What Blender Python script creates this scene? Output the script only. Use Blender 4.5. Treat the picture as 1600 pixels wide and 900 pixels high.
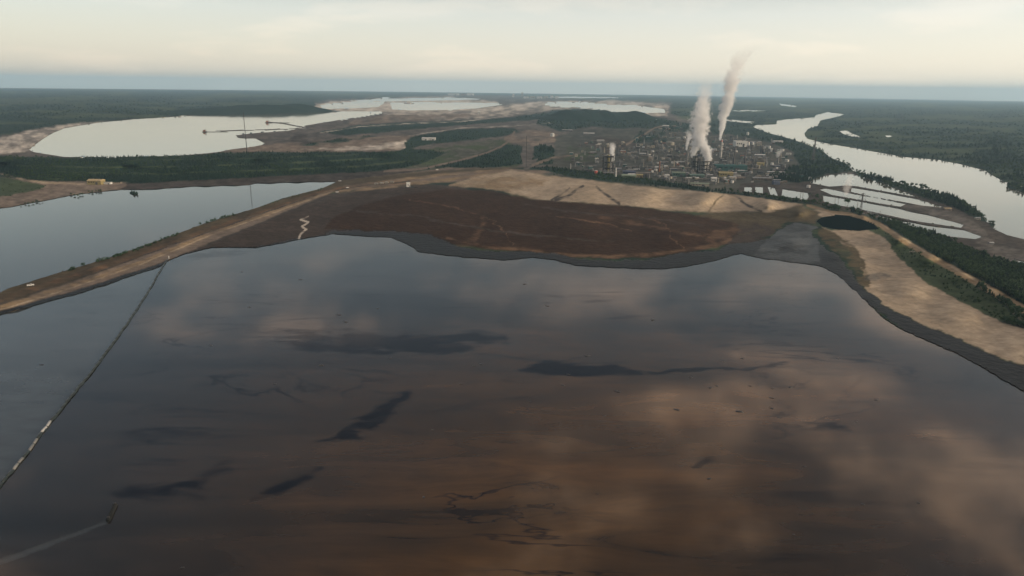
import bpy, bmesh, math, random
import numpy as np
from mathutils import Vector, Matrix

for o in list(bpy.data.objects):
    bpy.data.objects.remove(o, do_unlink=True)
random.seed(7)
RNG = np.random.default_rng(7)
SC = bpy.context.scene
COL = SC.collection

# ------------------------------------------------------------------ camera
CAM_H = 200.0                     # metres above the tailings pond
FOC = 1600 * 24.0 / 36.0          # focal length in photo pixels
DIP = math.radians(0.45)           # dip of the horizon seen from the aircraft
RAD = 2 * CAM_H / math.tan(DIP) ** 2   # the ground is a gently curved cap
PITCH = math.radians(15.95) + DIP
ROLL = math.radians(0.75)

cam_data = bpy.data.cameras.new('camera')
cam_data.lens = 24.0
cam_data.sensor_width = 36.0
cam_data.clip_start = 1.0
cam_data.clip_end = 250000.0
cam = bpy.data.objects.new('camera', cam_data)
COL.objects.link(cam)
CAM_M = (Matrix.Rotation(math.pi / 2 - PITCH, 3, 'X') @ Matrix.Rotation(ROLL, 3, 'Z'))
cam.matrix_world = Matrix.Translation((0, 0, CAM_H)) @ CAM_M.to_4x4()
SC.camera = cam

# ------------------------------------------------------------------ sky, sun, exposure
SUN_EL = math.radians(9.0)
SUN_AZ = math.radians(105.0)      # clockwise from the view direction (+Y)
world = bpy.data.worlds.new('World')
SC.world = world
world.use_nodes = True
wt = world.node_tree
wt.nodes.clear()


def wn(kind, **kw):
    n = wt.nodes.new(kind)
    for k, v in kw.items():
        setattr(n, k, v)
    return n


def wmath(op, a, b=None, c=None, clamp=False):
    n = wn('ShaderNodeMath', operation=op, use_clamp=clamp)
    for i, v in enumerate((a, b, c)):
        if v is None:
            continue
        if isinstance(v, (int, float)):
            n.inputs[i].default_value = v
        else:
            wt.links.new(v, n.inputs[i])
    return n.outputs[0]


sky = wn('ShaderNodeTexSky', sky_type='NISHITA')
sky.sun_disc = False
sky.sun_elevation = SUN_EL
sky.sun_rotation = SUN_AZ
sky.altitude = 300
sky.air_density = 1.0
sky.dust_density = 2.2
sky.ozone_density = 1.0
tc = wn('ShaderNodeTexCoord')
sep = wn('ShaderNodeSeparateXYZ')
wt.links.new(tc.outputs['Generated'], sep.inputs[0])
zc = wmath('MAXIMUM', sep.outputs['Z'], 0.0)
den = wmath('MAXIMUM', wmath('ADD', sep.outputs['Z'], 0.15), 0.04)
px = wmath('DIVIDE', sep.outputs['X'], den)
py = wmath('DIVIDE', sep.outputs['Y'], den)
comb = wn('ShaderNodeCombineXYZ')
wt.links.new(px, comb.inputs[0])
wt.links.new(py, comb.inputs[1])
comb.inputs[2].default_value = 30.3
cn = wn('ShaderNodeTexNoise')
cn.inputs['Scale'].default_value = 1.15
cn.inputs['Detail'].default_value = 7.0
cn.inputs['Roughness'].default_value = 0.55
cn.inputs['Distortion'].default_value = 0.25
wt.links.new(comb.outputs[0], cn.inputs['Vector'])
cr = wn('ShaderNodeMapRange', interpolation_type='SMOOTHSTEP')
cr.inputs['From Min'].default_value = 0.50
cr.inputs['From Max'].default_value = 0.66
wt.links.new(cn.outputs['Fac'], cr.inputs['Value'])
# thin evening veil of cloud, thickest towards the horizon all the way round, warmest low down
veil = wmath('MULTIPLY_ADD', wmath('POWER', 2.718, wmath('MULTIPLY', zc, -9.0)), 0.72, 0.20)
vramp = wn('ShaderNodeValToRGB')
wt.links.new(wmath('MULTIPLY_ADD', sep.outputs['Z'], 3.0, 0.3, clamp=True), vramp.inputs[0])
el_ = vramp.color_ramp.elements
el_[0].position, el_[0].color = 0.22, (0.84, 0.72, 0.55, 1)
el_[1].position, el_[1].color = 0.95, (0.44, 0.41, 0.37, 1)
for q_, c_ in ((0.305, (0.88, 0.76, 0.59, 1)), (0.325, (0.91, 0.79, 0.62, 1)), (0.37, (0.93, 0.82, 0.66, 1)), (0.45, (0.92, 0.85, 0.73, 1)), (0.58, (0.92, 0.89, 0.84, 1)), (0.70, (0.72, 0.69, 0.65, 1))):
    e_ = el_.new(q_)
    e_.color = c_
# brighter on the side of the low sun
sdot = wmath('ADD', wmath('MULTIPLY', sep.outputs['X'], math.sin(SUN_AZ)), wmath('MULTIPLY', sep.outputs['Y'], math.cos(SUN_AZ)))
vgain = wmath('MULTIPLY_ADD', sdot, 1.8, 8.8)
vs_ = wn('ShaderNodeVectorMath', operation='SCALE')
wt.links.new(vramp.outputs[0], vs_.inputs[0])
wt.links.new(vgain, vs_.inputs['Scale'])
vcol = wn('ShaderNodeMix', data_type='RGBA')
wt.links.new(veil, vcol.inputs[0])
wt.links.new(sky.outputs[0], vcol.inputs[6])
wt.links.new(vs_.outputs[0], vcol.inputs[7])
ccol = wn('ShaderNodeMix', data_type='RGBA')
ccol.inputs[7].default_value = (25.0, 17.0, 11.4, 1)
cfade = wn('ShaderNodeMapRange', interpolation_type='SMOOTHSTEP')
cfade.inputs['From Min'].default_value = 0.15
cfade.inputs['From Max'].default_value = 0.66
cfade.inputs['To Min'].default_value = 0.03
cfade.inputs['To Max'].default_value = 0.85
wt.links.new(sep.outputs['Z'], cfade.inputs['Value'])
wt.links.new(wmath('MULTIPLY', cr.outputs[0], cfade.outputs[0]), ccol.inputs[0])
wt.links.new(vcol.outputs[2], ccol.inputs[6])
bg = wn('ShaderNodeBackground')
bg.inputs['Strength'].default_value = 0.065
wt.links.new(ccol.outputs[2], bg.inputs['Color'])
wo = wn('ShaderNodeOutputWorld')
wt.links.new(bg.outputs[0], wo.inputs['Surface'])

sun_data = bpy.data.lights.new('sun', 'SUN')
sun_data.energy = 1.3
sun_data.angle = math.radians(12)
sun_data.color = (1.0, 0.82, 0.62)
sun = bpy.data.objects.new('sun', sun_data)
COL.objects.link(sun)
sdir = Vector((math.sin(SUN_AZ) * math.cos(SUN_EL), math.cos(SUN_AZ) * math.cos(SUN_EL), math.sin(SUN_EL)))
sun.rotation_euler = (-sdir).to_track_quat('-Z', 'Y').to_euler()
sun.location = (0, 0, 900)

vs = SC.view_settings
vs.view_transform = 'Standard'
vs.look = 'None'
vs.exposure = 1.3
vs.gamma = 1.0
vs.use_curve_mapping = False
cy = SC.cycles
cy.use_denoising = True
cy.max_bounces = 6
cy.diffuse_bounces = 2
cy.glossy_bounces = 3
cy.transparent_max_bounces = 16
cy.volume_bounces = 3
cy.volume_step_rate = 0.4
cy.volume_max_steps = 256
cy.sample_clamp_indirect = 4.0

# ------------------------------------------------------------------ projection
MW = np.array([[CAM_M[i][j] for j in range(3)] for i in range(3)])


def rays(u, v):
    u = np.asarray(u, float)
    v = np.asarray(v, float)
    d = np.stack([(u - 800) / FOC, -(v - 450) / FOC, -np.ones_like(u)], -1)
    d /= np.linalg.norm(d, axis=-1, keepdims=True)
    return d @ MW.T


def hit(d, h):
    """where rays from the aircraft meet the cap of radius RAD + h"""
    b = d[..., 2] * (CAM_H + RAD)
    c = (CAM_H + RAD) ** 2 - (RAD + h) ** 2
    disc = b * b - c
    t = -b - np.sqrt(np.maximum(disc, 0))
    return d * t[..., None] + np.array([0, 0, CAM_H])


def at(u, v, h=0.0):
    p = hit(rays(np.array([u]), np.array([v])), h)[0]
    return Vector((float(p[0]), float(p[1]), float(p[2])))


def project(P):
    q = (P - np.array([0, 0, CAM_H])) @ MW
    return 800 - FOC * q[..., 0] / q[..., 2], 450 + FOC * q[..., 1] / q[..., 2]


def px_m(p):
    """metres per photo pixel at a point"""
    return (Vector(p) - Vector((0, 0, CAM_H))).length / FOC


# ------------------------------------------------------------------ numpy noise
def _hash(ix, iy, seed):
    n = (ix.astype(np.int64) * 374761393 + iy.astype(np.int64) * 668265263 + seed * 974711) & 0x7fffffff
    n = ((n ^ (n >> 13)) * 1274126177) & 0x7fffffff
    n = n ^ (n >> 16)
    return (n & 0xffff) / 65535.0


def vnoise(x, y, seed=0):
    ix = np.floor(x)
    iy = np.floor(y)
    fx = x - ix
    fy = y - iy
    fx = fx * fx * (3 - 2 * fx)
    fy = fy * fy * (3 - 2 * fy)
    a = _hash(ix, iy, seed)
    b = _hash(ix + 1, iy, seed)
    c = _hash(ix, iy + 1, seed)
    d = _hash(ix + 1, iy + 1, seed)
    return a + (b - a) * fx + (c - a) * fy + (a - b - c + d) * fx * fy


def fbm(x, y, seed=0, octv=4, rough=0.55):
    s = 0
    amp = 1.0
    tot = 0
    for k in range(octv):
        s = s + amp * vnoise(x, y, seed + 31 * k)
        tot += amp
        x = x * 2.03 + 17.1
        y = y * 2.03 + 5.3
        amp *= rough
    return s / tot
# ------------------------------------------------------------------ land cover, traced on the ground
def sstep(a, b, x):
    t = np.clip((x - a) / (b - a), 0, 1)
    return t * t * (3 - 2 * t)


def sdist(u, v, poly):
    """signed distance (positive inside) to a polygon"""
    p = np.array(poly, float)
    n = len(p)
    best = np.full(u.shape, 1e18)
    ins = np.zeros(u.shape, bool)
    for i in range(n):
        x0, y0 = p[i]
        x1, y1 = p[(i + 1) % n]
        ex, ey = x1 - x0, y1 - y0
        t = np.clip(((u - x0) * ex + (v - y0) * ey) / max(ex * ex + ey * ey, 1e-9), 0, 1)
        dx = u - x0 - t * ex
        dy = v - y0 - t * ey
        best = np.minimum(best, dx * dx + dy * dy)
        if y0 != y1:
            c = ((y0 > v) != (y1 > v)) & (u < ex * (v - y0) / (y1 - y0) + x0)
            ins ^= c
    d = np.sqrt(best)
    return np.where(ins, d, -d)


def ldist(u, v, line, w):
    """w(along) - distance to a polyline; w = (start width, end width)/2"""
    p = np.array(line, float)
    n = len(p) - 1
    best = np.full(u.shape, -1e9)
    for i in range(n):
        x0, y0 = p[i]
        x1, y1 = p[i + 1]
        ex, ey = x1 - x0, y1 - y0
        t = np.clip(((u - x0) * ex + (v - y0) * ey) / max(ex * ex + ey * ey, 1e-9), 0, 1)
        d = np.hypot(u - x0 - t * ex, v - y0 - t * ey)
        ww = w[0] + (w[1] - w[0]) * (i + t) / n
        best = np.maximum(best, ww * 0.5 - d)
    return best


def S(r, g, b):
    """linear albedo"""
    return np.array([r, g, b])


C_FOREST = S(0.016, 0.036, 0.028)
C_GRASS = S(0.055, 0.075, 0.040)
C_EARTH = S(0.175, 0.140, 0.110)
C_GREYEARTH = S(0.105, 0.095, 0.085)
C_DKEARTH = S(0.060, 0.052, 0.046)
C_SAND = S(0.330, 0.265, 0.190)
C_SANDD = S(0.230, 0.170, 0.105)
C_PALE = S(0.48, 0.43, 0.36)
C_BROWN = S(0.040, 0.023, 0.015)
C_BROWNL = S(0.130, 0.080, 0.048)
C_BROWNG = S(0.055, 0.043, 0.036)
C_MUD = S(0.011, 0.012, 0.014)
C_MUDL = S(0.050, 0.055, 0.058)
C_OLIVE = S(0.085, 0.068, 0.042)
C_YARD = S(0.068, 0.070, 0.060)

# name, colour, polygon, feather, wobble(px), object class
LAND = []


def land(cls, colr, poly, fe=3.0, wob=3.0, op=1.0):
    LAND.append((cls, colr, poly, fe, wob, op, None))


def strip(cls, colr, line, w, fe=1.5, wob=1.0, op=1.0):
    LAND.append((cls, colr, line, fe, wob, op, w))


# the middle distance: worked ground left of the plant
land('cleared_ground', C_GREYEARTH, [(-200, 248), (-200, 205), (0, 213), (60, 200), (110, 193), (300, 180), (480, 172), (500, 156), (700, 148), (800, 150), (1050, 160), (1050, 180), (1120, 200), (1180, 215), (1250, 235), (1280, 285), (1270, 320), (1100, 300), (860, 272), (700, 262), (560, 272), (400, 240), (100, 246)], 4, 4)
land('cleared_ground', C_PALE, [(-200, 235), (-200, 212), (0, 216), (50, 204), (110, 194), (160, 190), (110, 202), (60, 222), (45, 236), (0, 240)], 5, 5, 0.75)
land('cleared_ground', C_EARTH, [(330, 240), (400, 228), (480, 222), (560, 212), (660, 212), (690, 218), (640, 228), (600, 236), (480, 238), (400, 236)], 4, 5)
land('cleared_ground', C_PALE, [(560, 234), (600, 226), (680, 216), (700, 220), (640, 232)], 4, 6, 0.6)
land('cleared_ground', C_PALE, [(470, 234), (540, 229), (620, 222), (640, 226), (560, 236)], 3, 6, 0.5)
land('cleared_ground', C_DKEARTH, [(440, 222), (470, 208), (520, 208), (560, 212), (520, 220), (470, 226)], 4, 6, 0.7)
land('cleared_ground', C_PALE, [(485, 172), (495, 162), (540, 156), (700, 151), (780, 160), (730, 172), (640, 176)], 3, 4, 1.0)
land('cleared_ground', C_PALE, [(600, 179), (700, 173), (860, 158), (1000, 158), (1048, 166), (1042, 181), (960, 178), (870, 172), (780, 182), (680, 187)], 4, 5, 0.7)
land('cleared_ground', C_EARTH, [(560, 184), (620, 180), (720, 178), (760, 180), (700, 186), (600, 192), (540, 196)], 3, 4, 0.7)
land('cleared_ground', C_EARTH, [(780, 222), (800, 206), (850, 203), (870, 210), (868, 222), (830, 228)], 4, 4, 0.8)
land('cleared_ground', C_GREYEARTH, [(640, 206), (720, 196), (800, 190), (850, 188), (860, 198), (800, 202), (700, 204)], 3, 4, 0.8)
land('forest_floor', C_FOREST, [(495, 207), (560, 196), (640, 191), (720, 188), (790, 184), (850, 177), (862, 185), (800, 190), (700, 197), (600, 207), (540, 211)], 2.5, 3)
land('forest_floor', C_FOREST, [(840, 192), (850, 178), (880, 170), (930, 170), (1010, 182), (1060, 190), (1180, 205), (1120, 212), (1000, 205), (930, 198), (870, 205)], 4, 4)
land('forest_floor', C_FOREST, [(640, 214), (720, 201), (800, 199), (812, 206), (780, 214), (740, 218), (670, 226), (630, 235)], 2.5, 3)
land('forest_floor', C_FOREST, [(465, 228), (500, 221), (560, 213), (590, 211), (560, 218), (520, 226)], 2, 3, 0.8)
land('forest_floor', C_GRASS, [(600, 262), (640, 240), (700, 228), (780, 218), (800, 225), (812, 262), (700, 262)], 3, 4, 0.9)
# left slope under the far pond
land('forest_floor', C_FOREST, [(-300, 240), (0, 243), (100, 247), (200, 248), (300, 244), (345, 239), (400, 237), (480, 238), (600, 237), (640, 232), (700, 238), (660, 256), (600, 268), (560, 272), (400, 278), (300, 282), (190, 286), (130, 284), (60, 275), (0, 268), (-300, 262)], 2, 3)
land('forest_floor', C_FOREST, [(660, 262), (700, 254), (740, 243), (790, 226), (815, 227), (815, 256), (770, 262), (720, 264)], 2, 3)
land('forest_floor', C_FOREST, [(832, 258), (860, 232), (900, 240), (900, 246), (870, 256)], 2, 3)
land('forest_floor', C_FOREST, [(832, 228), (850, 226), (872, 236), (845, 247), (832, 250)], 2, 3)
land('cleared_ground', C_DKEARTH, [(150, 298), (190, 287), (300, 282), (400, 277), (560, 269), (660, 263), (640, 272), (530, 286), (400, 290), (300, 294), (225, 298)], 2, 2)
land('cleared_ground', C_EARTH, [(-200, 345), (-200, 282), (0, 276), (60, 284), (130, 284), (200, 286), (190, 296), (110, 306), (75, 313), (20, 324), (0, 328)], 3, 3)
land('forest_floor', C_GRASS, [(-200, 312), (-200, 276), (0, 276), (40, 284), (70, 290), (64, 296), (30, 302), (0, 308)], 2, 3)
strip('dirt_road', C_SAND, [(-100, 268), (0, 271), (30, 279), (70, 286), (140, 288), (190, 286)], (2.2, 3), 1.2, 0.8, 0.8)
# terraces on the slope
strip('forest_floor', C_GRASS, [(20, 258), (150, 262), (330, 259), (480, 253), (600, 247)], (2.0, 2.5), 1.2, 1.5, 0.8)
strip('forest_floor', C_GRASS, [(90, 269), (250, 272), (420, 266), (560, 260), (640, 252)], (2.2, 3.0), 1.2, 1.5, 0.8)
strip('forest_floor', C_GRASS, [(200, 251), (330, 249), (440, 246), (560, 242)], (1.2, 1.6), 1.0, 1.5, 0.7)
# plant yard
land('plant_yard', C_YARD, [(862, 262), (868, 215), (900, 202), (1000, 200), (1120, 212), (1180, 212), (1240, 240), (1255, 262), (1272, 284), (1266, 320), (1180, 306), (1105, 298), (1000, 283), (900, 272)], 3, 3)
land('forest_floor', C_GRASS, [(880, 250), (890, 228), (930, 232), (930, 255)], 4, 5, 0.7)
land('plant_yard', C_DKEARTH, [(915, 222), (935, 214), (985, 218), (1000, 228), (950, 240)], 4, 4, 0.8)
land('forest_floor', C_FOREST, [(985, 222), (1000, 206), (1040, 206), (1042, 222)], 2, 3, 0.8)
strip('dirt_road', C_EARTH, [(978, 226), (1000, 214), (1022, 200), (1040, 196)], (3, 2), 1.2, 0.8)
# forest between plant and river
land('forest_floor', C_FOREST, [(1120, 200), (1175, 200), (1200, 208), (1247, 221), (1285, 236), (1325, 258), (1330, 269), (1300, 273), (1280, 276), (1262, 286), (1235, 280), (1228, 262), (1250, 258), (1236, 236), (1200, 222), (1150, 212)], 2, 3)
land('forest_floor', C_FOREST, [(1200, 272), (1230, 268), (1282, 275), (1276, 288), (1250, 286), (1205, 280)], 2, 2)
# right: banks round the settling ponds, strip by the river
land('cleared_ground', C_DKEARTH, [(1150, 296), (1160, 286), (1240, 286), (1262, 284), (1290, 272), (1335, 268), (1450, 297), (1500, 317), (1542, 347), (1552, 357), (1600, 373), (1800, 410), (1800, 500), (1600, 420), (1540, 402), (1470, 371), (1400, 350), (1330, 330), (1265, 318), (1150, 304)], 2, 2)
land('cleared_ground', C_GREYEARTH, [(1408, 322), (1440, 318), (1490, 330), (1530, 350), (1545, 370), (1560, 388), (1530, 380), (1505, 356), (1450, 334)], 3, 4)
land('forest_floor', C_FOREST, [(1332, 266), (1355, 271), (1390, 281), (1450, 296), (1482, 306), (1500, 316), (1532, 334), (1543, 347), (1528, 343), (1500, 328), (1470, 317), (1440, 307), (1390, 291), (1345, 277)], 2, 2)
land('cleared_ground', C_GREYEARTH, [(1520, 385), (1560, 384), (1620, 395), (1700, 420), (1700, 440), (1620, 420), (1570, 405)], 3, 4)
# the big pond's beaches
land('beach', C_DKEARTH, [(262, 405), (330, 372), (400, 345), (480, 308), (560, 296), (640, 287), (720, 290), (800, 330), (700, 380), (560, 372), (400, 392)], 3, 3)
land('beach', C_EARTH, [(-300, 600), (0, 492), (130, 456), (250, 416), (330, 378), (400, 350), (460, 325), (520, 300), (640, 287), (720, 284), (800, 275), (860, 270), (860, 262), (800, 262), (700, 262), (620, 272), (530, 283), (480, 297), (400, 326), (272, 367), (150, 409), (0, 457), (-300, 540)], 3, 2)
land('dyke', S(0.085, 0.068, 0.045), [(-300, 535), (0, 455), (150, 407), (272, 365), (400, 324), (500, 293), (530, 282), (640, 270), (740, 263), (820, 261), (820, 264), (740, 267), (640, 277), (540, 290), (500, 302), (400, 336), (272, 381), (150, 428), (0, 478), (-300, 562)], 3, 2)
strip('dirt_road', C_SANDD, [(-200, 540), (0, 482), (110, 448), (220, 411), (330, 365), (430, 330), (520, 298), (600, 284), (700, 272), (800, 264)], (9, 3), 2, 1.5, 0.9)
strip('dyke', C_BROWNL, [(-200, 520), (0, 468), (150, 421), (280, 376), (400, 334), (500, 300), (560, 290), (640, 284)], (9, 4), 4, 2, 0.55)
strip('dirt_road', C_SANDD, [(530, 300), (600, 292), (700, 281), (790, 268)], (5, 4), 3, 2, 0.8)
strip('dyke', C_DKEARTH, [(-200, 530), (0, 475), (150, 426), (280, 379), (400, 337), (500, 303), (560, 291), (640, 283)], (2.2, 1.2), 1.0, 1.0, 0.9)
strip('dirt_road', C_SAND, [(-200, 543), (0, 484.5), (110, 450.5), (220, 413), (330, 367), (430, 331.5), (520, 299)], (2.0, 1.2), 1.0, 1.0, 0.7)
strip('dyke', C_OLIVE, [(-200, 536), (0, 459), (150, 411), (272, 369), (400, 328), (500, 297), (530, 285)], (4, 2), 1.5, 1.5, 0.9)
land('beach', C_SAND, [(700, 289), (740, 277), (800, 266), (860, 274), (940, 284), (1040, 295), (1130, 301), (1250, 316), (1257, 325), (1232, 336), (1180, 331), (1120, 333), (1050, 329), (980, 321), (900, 317), (830, 311), (780, 297)], 4, 3)
land('beach', C_SANDD, [(700, 289), (735, 280), (800, 275), (860, 281), (840, 292), (790, 298)], 5, 5, 0.7)
land('beach', C_SAND, [(1270, 328), (1300, 326), (1325, 332), (1330, 340), (1300, 338), (1275, 340)], 3, 3)
strip('beach', C_DKEARTH, [(912, 291), (900, 297), (888, 306), (868, 312)], (3.5, 4.5), 2, 1.5, 0.75)
strip('beach', C_DKEARTH, [(890, 294), (876, 304), (862, 312)], (2.5, 3.5), 2, 1.5, 0.6)
strip('beach', C_DKEARTH, [(932, 292), (944, 302), (955, 310), (968, 318)], (3, 4), 2, 1.5, 0.75)
strip('beach', C_DKEARTH, [(1138, 302), (1155, 310), (1166, 320), (1190, 330)], (3, 4), 2, 1.5, 0.75)
strip('beach', C_OLIVE, [(1130, 304), (1116, 318), (1108, 330)], (2.5, 3), 2, 1.5, 0.6)
land('beach', C_OLIVE, [(1085, 336), (1130, 331), (1200, 332), (1250, 320), (1284, 332), (1275, 350), (1228, 346), (1205, 366), (1140, 368), (1100, 350)], 5, 5)
land('beach', C_BROWNG, [(1140, 352), (1180, 348), (1215, 356), (1190, 378), (1150, 384), (1125, 380)], 6, 6, 0.9)
land('beach', C_BROWNG, [(300, 404), (330, 382), (400, 352), (470, 325), (540, 305), (640, 291), (720, 292), (600, 318), (530, 345), (512, 362), (470, 374), (400, 389)], 5, 4)
land('beach', C_BROWN, [(508, 358), (516, 342), (560, 322), (620, 306), (700, 295), (770, 298), (830, 311), (900, 317), (975, 321), (1060, 332), (1110, 341), (1155, 350), (1152, 366), (1125, 384), (1080, 394), (1020, 402), (950, 404), (890, 399), (830, 393), (760, 389), (700, 381), (660, 369), (600, 363)], 4, 3)
strip('beach', C_BROWNL, [(700, 372), (760, 386), (830, 391), (890, 399), (950, 401), (1020, 398), (1080, 390), (1120, 384), (1140, 372)], (3, 6), 4, 3, 0.65)
strip('beach', C_BROWNL, [(940, 339), (1000, 350), (1060, 362), (1090, 368), (1130, 362)], (3, 6), 5, 6, 0.4)
strip('beach', C_BROWNL, [(760, 340), (752, 360), (740, 376), (720, 382)], (6, 10), 8, 6, 0.35)
strip('beach', C_BROWNL, [(868, 338), (905, 343), (950, 350), (985, 361)], (1.4, 1.0), 1.0, 3, 0.7)
strip('beach', C_BROWNL, [(640, 312), (700, 322), (760, 338), (790, 360), (800, 384)], (1.2, 1.6), 1.0, 4, 0.6)
strip('beach', C_BROWNL, [(1000, 338), (1040, 352), (1050, 372), (1070, 390)], (1.2, 1.4), 1.0, 4, 0.6)
strip('beach', C_BROWNG, [(560, 330), (640, 336), (720, 352), (820, 366), (960, 378)], (3, 2), 2.0, 5, 0.7)
strip('beach', C_BROWNG, [(820, 320), (900, 332), (1000, 340), (1100, 352)], (3, 2), 2.0, 5, 0.7)
strip('beach', C_BROWNL, [(1120, 384), (1105, 374), (1135, 366), (1150, 356)], (6, 12), 6, 6, 0.4)
land('beach', C_SAND, [(1284, 354), (1300, 360), (1370, 360), (1386, 375), (1402, 400), (1440, 422), (1470, 447), (1520, 474), (1562, 502), (1600, 512), (1750, 575), (1750, 700), (1600, 571), (1544, 551), (1487, 523), (1450, 511), (1412, 491), (1380, 476), (1356, 453), (1350, 430), (1340, 400), (1310, 375)], 3, 4)
land('beach', C_OLIVE, [(1276, 358), (1292, 358), (1330, 380), (1352, 410), (1362, 452), (1345, 445), (1325, 410), (1290, 380)], 5, 4, 0.9)
land('beach', C_MUDL, [(1352, 428), (1375, 424), (1390, 432), (1375, 440), (1356, 440)], 5, 5, 0.4)
land('mud_shore', C_MUD, [(505, 366), (520, 360), (560, 359), (620, 361), (662, 365), (690, 374), (722, 387), (760, 391), (800, 392), (850, 394), (880, 398), (905, 404), (960, 407), (1005, 405), (1075, 394), (1122, 391), (1140, 381), (1175, 378), (1205, 372), (1225, 352), (1240, 348), (1276, 354), (1268, 362), (1280, 376), (1284, 384), (1310, 400), (1338, 436), (1356, 454), (1380, 477), (1412, 492), (1450, 512), (1487, 524), (1544, 552), (1600, 572), (1750, 700), (1750, 760), (1560, 600), (1430, 530), (1350, 470), (1285, 420), (1200, 410), (1155, 402), (1060, 424), (960, 422), (860, 410), (720, 408), (640, 390), (560, 374)], 3, 5)
land('mud_shore', C_MUDL, [(1180, 400), (1195, 378), (1228, 352), (1240, 348), (1276, 355), (1268, 364), (1280, 378), (1282, 410), (1240, 412)], 5, 5, 0.8)
strip('mud_shore', C_MUD, [(-200, 552), (0, 491), (130, 455), (250, 416), (300, 396), (400, 390), (470, 375)], (10, 8), 3, 2)
strip('beach', C_PALE, [(482, 338), (470, 343), (482, 347), (472, 353), (478, 358), (470, 366), (467, 374)], (2.2, 3.5), 1.0, 1.2, 0.7)
# scrub, road and forest on the right-hand dyke
land('dyke', C_GRASS, [(1340, 344), (1372, 354), (1385, 357), (1420, 381), (1460, 408), (1530, 452), (1575, 482), (1585, 500), (1560, 502), (1500, 470), (1450, 443), (1420, 417), (1400, 397), (1385, 372), (1350, 358)], 2, 3)
land('forest_floor', C_FOREST, [(1350, 334), (1400, 348), (1470, 369), (1540, 401), (1600, 418), (1750, 455), (1750, 560), (1600, 474), (1540, 443), (1480, 409), (1420, 376), (1375, 347)], 2, 3)
strip('dirt_road', C_SANDD, [(1262, 321), (1300, 330), (1345, 338), (1376, 352), (1404, 371), (1450, 399), (1500, 427), (1545, 452), (1590, 478), (1680, 530)], (4, 14), 2, 1.0)
strip('dirt_road', C_SAND, [(1376, 350), (1404, 368), (1450, 396), (1500, 424), (1545, 449), (1570, 468), (1585, 490), (1600, 506)], (1.5, 4), 1.2, 0.8, 0.7)
strip('forest_floor', C_FOREST, [(1108, 298), (1165, 304), (1262, 318), (1300, 327), (1345, 334)], (4, 4), 1.5, 1.5, 0.8)
land('forest_floor', C_FOREST, [(796, 263), (850, 267), (900, 278), (960, 284), (1040, 291), (1108, 301), (1112, 296), (1060, 286), (980, 276), (920, 268), (860, 260)], 2, 2)
strip('dirt_road', C_EARTH, [(600, 268), (660, 264), (720, 250), (760, 239), (784, 229), (800, 216), (804, 206)], (3, 3), 1.5, 1)
strip('dirt_road', C_EARTH, [(832, 258), (862, 247), (890, 243), (905, 240)], (4, 3), 1.5, 1, 0.8)
strip('cleared_ground', C_GREYEARTH, [(824, 262), (824, 240), (826, 226)], (10, 6), 3, 2, 0.9)
strip('dirt_road', C_PALE, [(500, 208), (560, 198), (640, 193), (720, 190), (800, 181)], (1.2, 1.0), 0.8, 0.8, 0.6)
strip('dirt_road', C_PALE, [(640, 212), (720, 200), (800, 197), (860, 192)], (1.5, 1.2), 0.8, 0.8, 0.5)

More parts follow.
